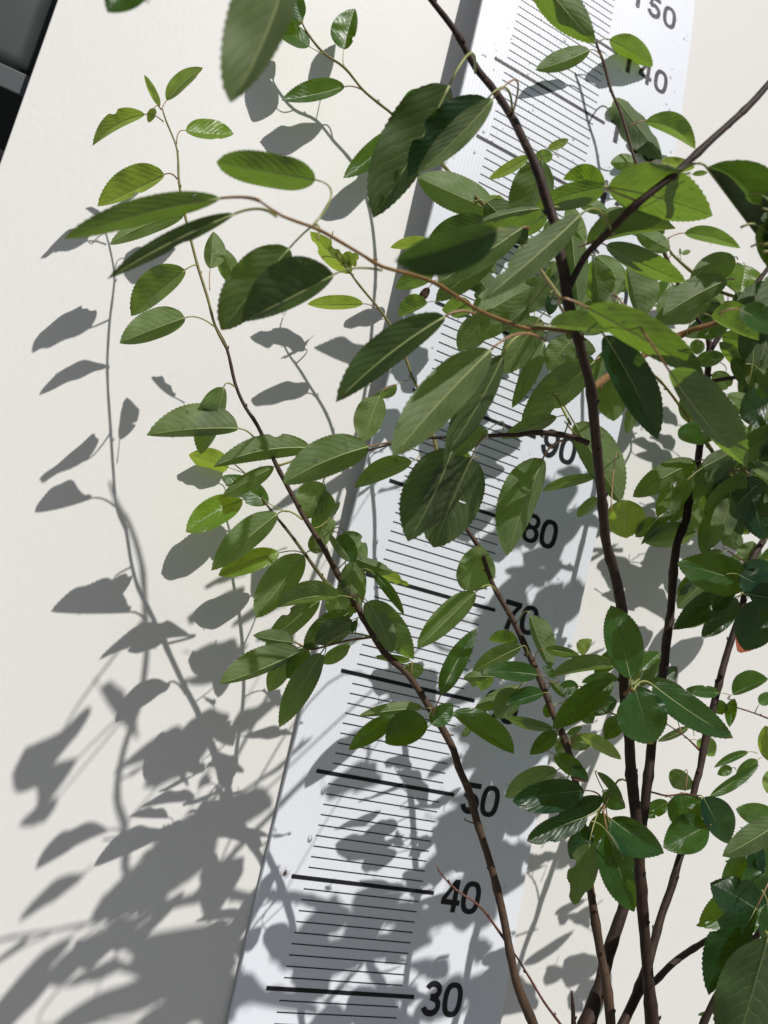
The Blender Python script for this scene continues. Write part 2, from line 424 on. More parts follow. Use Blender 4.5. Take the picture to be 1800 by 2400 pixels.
# gravel bank glimpsed past the left edge of the panel
rg = np.random.RandomState(4)
gx = np.linspace(-0.95, -0.38, 58); gz = np.linspace(0.0, 1.055, 90)
V = []; F = []
for j, z in enumerate(gz):
    for i, x in enumerate(gx):
        V.append((x + rg.uniform(-.003, .003), 0.17 + 0.10 * z + rg.uniform(-.006, .006), z + rg.uniform(-.004, .004)))
for j in range(len(gz) - 1):
    for i in range(len(gx) - 1):
        a = j * len(gx) + i; F.append((a, a + 1, a + len(gx) + 1, a + len(gx)))
link('gravel_bank', mesh('gravel_bank', V, F, [M_SOIL], smooth=False), kind='structure')
bm_obj('shaded_gap_back', box(-3.2, 1.6, 0.72, 0.80, 0.0, 3.2, 0.004), M_GAP_SHADE, kind='structure')  # added slab whose dark colour stands for the shaded gap behind

# the pale panel
bm = box(-0.4320, 1.45, 0.0, 0.012, -0.02, 2.05, 0.0008, 1)
for v in bm.verts:
    v.co.y += (-3.24 + 0.0725 * v.co.z * 100) / 100
panel = bm_obj('white_panel', bm, M_PANEL, label='large off-white panel standing upright behind the shrub and the measuring board', category='panel')

# grey post and its foot ledge at the top left corner
post = bpy.data.objects.new('grey_post', None); scene.collection.objects.link(post)
post.location = (0, 0, 0)
post['label'] = 'grey painted metal post glimpsed past the top left edge of the panel'; post['category'] = 'post'
bm_obj('post_shaft', box(-0.555, -0.4475, 0.150, 0.26, 1.111, 2.3, 0.018, 5), M_POST, post, smooth=True)
bm_obj('foot_ledge', box(-0.75, -0.30, 0.144, 0.30, 1.0865, 1.1105, 0.0015, 2), M_LEDGE, post)

# ------------------------------------------------------------------ measuring board
ruler = bpy.data.objects.new('measuring_board', None); scene.collection.objects.link(ruler)
ruler['label'] = 'tall white corrugated plastic measuring board with black centimetre ticks and numbers'
ruler['category'] = 'measuring board'
RX0, RX1 = -2.93, 27.16
ys = np.arange(0, -186, -1.5)
V = []; F = []
xs = [RX0, RX0 + .04, RX1 - .04, RX1]
for y in ys:
    zz = float(ruler_zc(y))
    ring = [(RX0, zz + .04), (RX0 + .04, zz), (RX1 - .04, zz), (RX1, zz + .04), (RX1, zz + .46), (RX0, zz + .46)]
    for (x, z) in ring: V.append(W((x, y, z)))
for i in range(len(ys) - 1):
    for k in range(6):
        a = i * 6 + k; b_ = i * 6 + (k + 1) % 6
        F.append((a, b_, b_ + 6, a + 6))
F.append(tuple(range(6))[::-1]); F.append(tuple((len(ys) - 1) * 6 + k for k in range(6)))
link('board', mesh('board', V, F, [M_RULER], smooth=False), ruler)

def on_ruler(x, k, lift=0.03):
    return W((x, -k, float(ruler_zc(-k)) - lift))

def strip(x0, x1, k0, k1):
    V = []; F = []
    n = 4
    for i in range(n + 1):
        x = x0 + (x1 - x0) * i / n
        V += [on_ruler(x, k0), on_ruler(x, k1)]
        if i: F.append((2 * i - 2, 2 * i, 2 * i + 1, 2 * i - 1))
    return V, F

for k in range(1, 181):
    V, F = strip(0, 16.05, k - .2, k + .2) if k % 10 == 0 else strip(1.55, 14.45, k - .055, k + .055)
    link('tick_line' if k % 10 == 0 else 'fine_tick_line', mesh('tick', V, F, [M_INK], smooth=False), ruler)

def digit_outline(ch):
    """closed outlines (list of loops; the 2nd+ may be holes) in a 2.3 x 3.3 box, heavy grotesque shapes"""
    def ell(cx, cy, rx, ry, n=36, p=2.5, a0=0, a1=360):
        o = []
        for i in range(n + (0 if a1 - a0 == 360 else 1)):
            a = math.radians(a0 + (a1 - a0) * i / n); c, s = math.cos(a), math.sin(a)
            o.append((cx + rx * math.copysign(abs(c) ** (2 / p), c), cy + ry * math.copysign(abs(s) ** (2 / p), s)))
        return o
    if ch == '0': return [('ring', ell(1.15, 1.65, 1.15, 1.66), ell(1.15, 1.65, 0.56, 1.14))]
    if ch == '8': return [('ring', ell(1.15, 2.42, 1.02, .90, p=2.2), ell(1.15, 2.42, .46, .42, p=2.2)),
                          ('ring', ell(1.15, .98, 1.15, 1.0, p=2.2), ell(1.15, .98, .56, .53, p=2.2))]
    S = 0.60
    def arc(cx, cy, rx, ry, a0, a1, n=22):
        return [(cx + rx * math.cos(math.radians(a0 + (a1 - a0) * i / n)), cy + ry * math.sin(math.radians(a0 + (a1 - a0) * i / n))) for i in range(n + 1)]
    if ch == '9' or ch == '6':
        st = [('ring', ell(1.12, 2.22, 1.12, 1.10, p=2.2), ell(1.12, 2.22, .53, .58, p=2.2)),
              ('stroke', [(1.95, 2.2)] + arc(1.02, 1.75, .95, 1.48, 5, -160), S)]
        if ch == '6':
            st = [('ring', [(2.3 - x, 3.3 - y) for x, y in st[0][1]], [(2.3 - x, 3.3 - y) for x, y in st[0][2]]),
                  ('stroke', [(2.3 - x, 3.3 - y) for x, y in st[1][1]], S)]
        return st
    if ch == '3': return [('stroke', arc(1.10, 2.42, .74, .62, 165, -75) + [(.86, 1.76)], S), ('stroke', [(.86, 1.76)] + arc(1.08, .98, .86, .72, 80, -165), S)]
    if ch == '4': return [('poly', [(1.30, 3.28), (1.93, 3.28), (1.93, 1.24), (2.3, 1.24), (2.3, .70), (1.93, .70), (1.93, 0), (1.34, 0), (1.34, .70), (.0, .70), (.0, 1.30)],
                           [(1.34, 2.42), (1.34, 1.24), (.55, 1.24)])]
    if ch == '5': return [('poly', [(.42, 3.25), (2.15, 3.25), (2.15, 2.70), (.86, 2.70), (.74, 2.0), (.12, 1.60)], None),
                          ('stroke', [(.42, 1.62)] + arc(1.10, 1.08, .87, .82, 128, -168), S)]
    if ch == '7': return [('poly', [(.05, 3.25), (2.28, 3.25), (2.28, 2.75), (1.75, 2.05), (1.38, 1.15), (1.20, 0), (.56, 0), (.78, 1.15), (1.12, 1.95), (1.62, 2.68), (.05, 2.68)], None)]
    if ch == '2': return [('stroke', arc(1.12, 2.35, .82, .66, 175, -40) + [(.45, .62), (.30, .28)], S), ('poly', [(.05, .56), (2.25, .56), (2.25, 0), (.05, 0)], None)]
    if ch == '1': return [('poly', [(.78, 3.25), (1.44, 3.25), (1.44, 0), (.80, 0), (.80, 2.30), (.05, 2.30), (.05, 2.72), (.55, 2.86)], None)]

def add_digit(V, F, ch, ox, oy, sx=1.0, lift=0.03):
    def P(p): return on_ruler(ox + p[0] * sx, oy + p[1], lift)
    for idx, st in enumerate(digit_outline(ch)):
        lf = lift + 0.006 * idx
        def P(p, lf=lf): return on_ruler(ox + p[0] * sx, oy + p[1], lf)
        if st[0] == 'ring':
            a, b2 = st[1], st[2]; n = len(a); s = len(V)
            V += [P(p) for p in a] + [P(p) for p in b2]
            F += [(s + i, s + (i + 1) % n, s + n + (i + 1) % n, s + n + i) for i in range(n)]
        elif st[0] == 'stroke':
            pts = np.array(st[1]); w = st[2] / 2
            tg = np.gradient(pts, axis=0); tg /= np.linalg.norm(tg, axis=1)[:, None] + 1e-9
            nn = np.stack([-tg[:, 1], tg[:, 0]], 1); s = len(V)
            for p, q_ in zip(pts, nn): V += [P(p + q_ * w), P(p - q_ * w)]
            F += [(s + 2 * i, s + 2 * i + 2, s + 2 * i + 3, s + 2 * i + 1) for i in range(len(pts) - 1)]
        else:
            from mathutils.geometry import tessellate_polygon
            loops = [[Vector((x, y, 0)) for x, y in l] for l in st[1:] if l]
            flat = [p for l in st[1:] if l for p in l]; s = len(V)
            V += [P(p) for p in flat]
            F += [tuple(s + i for i in tri) for tri in tessellate_polygon(loops)]

for k in range(10, 190, 10):
    s = str(k); V = []; F = []
    if len(s) == 2:
        add_digit(V, F, s[0], 17.1, k - 1.68, 0.98); add_digit(V, F, s[1], 19.48, k - 1.68, 1.02)
    else:
        add_digit(V, F, s[0], 16.85, k - 1.68, 1.0); add_digit(V, F, s[1], 19.6, k - 1.68, 0.92); add_digit(V, F, s[2], 22.12, k - 1.68, 0.94)
    link('printed_number', mesh('number', V, F, [M_INK], smooth=False), ruler)

# water beads on the measuring board
def blob(V, F, c, r, sx=1.0, sy=1.0, sz=1.0, n=7, m=5):
    """low ellipsoid, c in cm; x across, y down, z depth"""
    s = len(V)
    for j in range(m + 1):
        th = math.pi * j / m
        for i in range(n):
            ph = 2 * math.pi * i / n
            V.append(W((c[0] + r * sx * math.sin(th) * math.cos(ph), c[1] + r * sy * math.cos(th), c[2] + r * sz * math.sin(th) * math.sin(ph))))
    for j in range(m):
        for i in range(n):
            a = s + j * n + i; b2 = s + j * n + (i + 1) % n
            F.append((a, b2, b2 + n, a + n))

V = []; F = []
for i in range(330):
    k = rng.choice((rng.uniform(100, 160), rng.uniform(115, 160), rng.uniform(70, 130)))
    x = rng.uniform(RX0 + .5, RX1 - .5); r = rng.choice((.07, .1, .13, .17)) * rng.uniform(.8, 1.2)
    z = float(ruler_zc(-k))
    blob(V, F, (x, -k, z), r, 1, rng.uniform(1.0, 1.5), .55, 10, 6)
for (x, k, r) in ((1.2, 48.2, .28), (1.0, 43.6, .3), (5.6, 42.3, .2), (7.0, 45.0, .22), (22.4, 52, .15), (-1.2, 43.8, .14), (21.0, 55.5, .14), (-1.5, 40.2, .12), (24.6, 41.5, .16), (3.0, 66, .12), (14, 62, .1)):
    blob(V, F, (x, -k, float(ruler_zc(-k))), r, .8, 1.35, .5, 12, 8)
link('water_beads', mesh('beads', V, F, [M_WATER]), ruler, kind='stuff')

# stems: name bark : tile x y width height-above-panel; ...
STEMS = '''
# name mat : pts  tile x y w h
left_stem_top yg | 00 1050 700 7 8; 00 1075 780 10 8; 00 1140 940 12 8.5; 00 1155 1050 13 9; 00 1160 1180 15 9.5; 00 1200 1400 17 10.5; 10 1280 60 17 11.5; 10 1345 270 18 12.3; 10 1395 455 18 12.8; 10 1470 600 20 13
left_stem br | 10 1395 455 18 12.8; 10 1470 600 20 13; 10 1525 830 21 13.2; 10 1590 980 23 13.5; 11 10 1100 25 13.7; 11 130 1350 27 13.8; 11 250 1580 29 14; 21 310 30 31 14.1; 21 440 240 37 14.4; 21 545 430 43 14.8; 21 650 600 43 15.2; 21 720 730 41 15.6; 21 830 910 41 16; 21 980 1050 41 16.6; 21 1100 1230 43 17; 21 1200 1390 45 17.5; 21 1280 1540 45 18; 31 1310 -10 45 18.5; 31 1380 150 46 19; 31 1430 340 48 19.5; 31 1530 660 50 20.3; 31 1600 950 52 21; 32 0 1260 54 22; 32 50 1450 58 22.5; 32 165 1720 62 23
near_stem_top yg | 01 500 1500 8 6.5; 11 480 -60 10 6.5; 11 560 30 12 7; 11 640 150 14 7; 11 720 250 15 7.2; 11 800 345 16 7.4; 11 870 450 18 7.6; 11 920 560 20 7.8; 11 970 660 20 8; 11 1010 780 20 8.3; 11 1060 880 21 8.6; 11 1125 1090 24 9; 11 1160 1210 24 9.3; 11 1200 1400 26 9.8
near_stem br | 11 1200 1380 24 9.7; 21 1280 -40 26 10.5; 21 1365 110 26 11; 21 1450 240 29 11.6; 21 1540 480 33 12.3; 22 0 690 37 13; 22 90 880 40 13.8; 22 170 1060 44 14.5; 22 260 1290 46 15.5; 22 310 1400 48 16; 22 380 1600 50 17; 32 430 200 48 18.5; 32 475 500 48 19.5; 32 510 790 52 20.5; 32 525 900 53 20.8; 32 575 1200 57 21.5; 32 620 1450 59 22; 32 645 1720 61 22.5
low_twig gr | 10 1520 1350 8 2.5; 10 1590 1410 10 3; 10 1659 1500 12 3.5; 20 1720 -60 14 4.5; 21 130 30 18 5.5; 21 220 140 20 6.5; 21 330 290 22 8; 21 450 450 24 10; 21 560 560 24 12.5; 21 670 650 24 15
main_stem bk | 01 900 -330 20 31.3; 01 1000 -180 29 31.7; 01 1120 -20 36 32; 01 1290 200 42 32.9; 01 1420 430 46 34.0; 01 1540 580 49 35.1; 02 0 760 51 36.8; 02 60 880 54 38.5; 02 130 1020 56 39.6; 02 180 1150 59 40; 02 230 1310 63 40; 02 290 1500 64 40.3; 02 310 1650 68 40.5; 12 335 100 68 40.4; 12 370 330 71 40; 12 420 500 68 39.5; 12 470 700 64 38.6; 12 510 850 66 37.5; 12 535 1100 64 35.5; 12 560 1350 63 34; 12 590 1659 63 32; 22 610 200 64 30.5; 22 665 400 64 29.3; 22 700 560 63 28.4; 22 716 700 61 27.6; 22 722 1000 61 26.4; 22 732 1300 63 25.7; 22 758 1450 64 25.2; 32 770 0 69 24.7; 32 790 200 71 24.3; 32 820 480 73 24; 32 828 680 75 23.8; 32 845 900 76 23.5; 32 862 1100 78 23.2; 32 885 1380 79 23; 32 915 1720 83 22.5
right_fork bk | 12 365 210 46 40.3; 12 440 60 44 40.8; 02 500 1630 44 42.2; 02 650 1480 44 44; 02 800 1330 46 45.6; 02 1060 1120 46 46.6; 02 1300 900 44 47; 02 1540 680 42 47.2; 02 1700 500 42 47.4
orange_twig or | 12 395 490 34 39.6; 12 230 470 30 39.8; 12 100 470 28 40; 12 0 440 26 40.2; 11 1450 355 24 40.6; 11 1300 260 24 41; 11 1150 170 26 41.4; 11 990 115 24 41.8; 11 820 70 24 42.1; 11 700 0 22 42.4; 01 560 1575 24 42.8; 01 430 1500 24 43.2; 01 350 1465 22 43.5; 01 170 1400 20 44; 01 20 1300 16 44.5
low_side_branch bk | 12 500 1215 42 34.8; 12 380 1170 36 34; 12 250 1150 34 33.2; 12 130 1145 32 32.5; 12 30 1160 28 32; 11 1600 1160 26 31.5; 11 1450 1168 24 31; 11 1200 1175 22 30; 11 1050 1188 20 29.5; 11 900 1212 18 29; 11 720 1262 14 28.5
second_trunk bk | 32 470 1740 127 21; 32 500 1620 106 20.7; 32 570 1420 85 20.3; 32 620 1220 78 20; 32 680 1030 75 19.8; 32 730 880 68 19.6; 32 790 620 61 19.2; 32 850 350 54 19; 32 870 150 61 18.8; 32 890 0 63 18.6; 22 905 1500 63 18.2; 22 940 1250 59 18; 22 985 1000 59 17.8; 22 1002 830 59 17.5; 22 1028 650 56 17.2; 22 1045 400 56 17; 22 1072 200 52 16.8; 22 1130 50 49 16.6; 12 1140 1620 48 16.5; 12 1180 1500 46 16.4; 12 1215 1250 46 16.2; 12 1235 1050 42 16; 12 1262 820 39 15.8; 12 1280 580 37 15.6; 12 1250 480 30 15.5; 12 1190 390 26 15.4; 12 1120 250 17 15
second_fork bk | 12 1285 610 36 15.7; 12 1350 510 36 16; 12 1480 320 34 16.5; 12 1560 210 32 17; 12 1720 0 30 17.5
third_trunk bk | 32 690 1720 68 21.5; 32 780 1530 64 21; 32 850 1370 63 20.4; 32 910 1170 52 19.8; 32 970 950 51 19.2; 32 1035 770 48 18.8; 32 1075 620 46 18.5; 32 1110 500 44 18; 32 1180 150 42 17.5; 32 1220 0 44 17.2; 22 1240 1540 48 17; 22 1265 1430 49 16.8; 22 1320 1200 44 16.4; 22 1370 1000 46 16; 22 1430 800 40 15.7; 22 1490 620 37 15.5; 22 1512 480 36 15.3; 22 1560 300 48 15; 22 1620 200 42 14.8; 22 1720 20 37 14.5
right_low_branch bk | 32 860 1430 46 22; 32 930 1380 44 21.5; 32 1060 1250 40 21; 32 1240 1130 36 20; 32 1420 1020 34 19.5; 32 1640 870 30 19
corner_branch bk | 32 1200 1740 44 22; 32 1300 1530 42 22.5; 32 1440 1280 38 23.5; 32 1570 1110 36 25; 32 1720 900 34 27
broken_stub bk | 32 402 1720 32 20; 32 398 1620 32 20; 32 394 1540 26 20; 32 386 1445 12 20
bare_twig rd | 31 1170 630 7 19; 31 1185 665 12 19; 31 1220 710 13 19.2; 31 1300 792 13 19.8; 31 1440 888 16 20.5; 31 1540 1010 16 20.8; 31 1615 1120 16 21.2
thin_back_twig rd | 31 1659 1180 12 20; 32 40 1240 13 20; 32 120 1370 15 20.5; 32 210 1520 16 20.8; 32 345 1700 20 21
upper_left_twig yg | 01 300 150 10 4; 01 340 225 14 4; 01 440 345 16 4; 01 575 440 16 3.8; 01 690 580 17 3.8; 01 790 665 18 4; 01 890 745 18 4.5; 01 1050 900 20 6; 01 1190 1045 22 8; 01 1290 1155 24 10; 01 1480 1330 26 14; 02 0 1500 28 19; 12 260 200 30 28; 12 400 380 34 35
upper_right_twig br | 02 543 270 14 7.6; 02 560 320 16 7.6; 02 590 395 18 7.7; 02 640 580 18 7.8; 02 700 720 18 8; 02 745 860 20 8.3; 02 780 990 20 8.6; 02 805 1060 22 9; 02 850 1250 22 10.5; 02 930 1500 24 12.5; 12 1050 120 26 14; 12 1150 320 28 15.2
cross_branch or | 12 515 860 50 37.3; 12 640 770 46 35.5; 12 860 640 42 33; 12 960 580 40 32; 12 1090 515 44 32; 12 1180 475 36 33; 12 1340 425 32 34; 12 1520 340 30 36; 12 1720 240 28 38
right_thin_branch bk | 12 1262 820 26 15.8; 12 1330 805 26 16; 12 1500 780 24 16.5; 12 1720 768 22 17
top_green_twig yg | 02 1012 1540 8 8; 02 1022 1620 12 8.5; 12 1060 10 18 9; 12 1180 115 22 10; 12 1310 210 22 11; 12 1400 250 22 12; 12 1570 300 20 14; 12 1620 310 20 17
yellow_twig yg | 12 880 740 18 24; 12 960 810 18 24; 12 1050 920 18 23.5; 12 1150 1065 18 23; 12 1270 1225 24 22; 12 1340 1325 26 21; 12 1455 1425 26 20; 22 1560 20 24 18; 22 1640 190 24 15.5
spur_one rd | 22 1450 1265 9 16; 22 1560 1300 10 15.5; 22 1720 1360 14 15
spur_two rd | 22 1000 1372 8 15.5; 22 1130 1460 10 16; 22 1215 1545 14 16.8
spur_three yg | 22 540 1252 9 20; 22 610 1290 10 22; 22 700 1325 12 24.5
side_spur or | 21 745 812 16 15.8; 21 600 832 15 15.8; 21 500 856 14 15.8; 21 350 890 14 15.8; 21 250 840 8 15.6
spur_four rd | 22 1362 230 7 14.5; 22 1460 290 9 14.8; 22 1530 345 10 15
spur_five rd | 22 1430 460 8 15.5; 22 1505 525 10 15.4
spur_six rd | 32 900 155 12 18.8; 32 1010 180 12 18.8; 32 1130 165 10 19; 32 1220 195 8 19.2
spur_seven yg | 32 760 90 14 19.2; 32 690 80 12 20; 32 600 230 12 24; 32 560 290 18 25
short_spur rd | 31 1348 325 8 19.5; 31 1360 340 9 19.5; 31 1425 362 9 19.4
center_tip or | 22 772 1145 20 30; 22 755 1160 22 28; 22 730 1180 26 26.5
spur_eight yg | 12 430 1170 12 34.5; 12 380 1120 14 34.5; 12 340 1070 8 34.5
'''

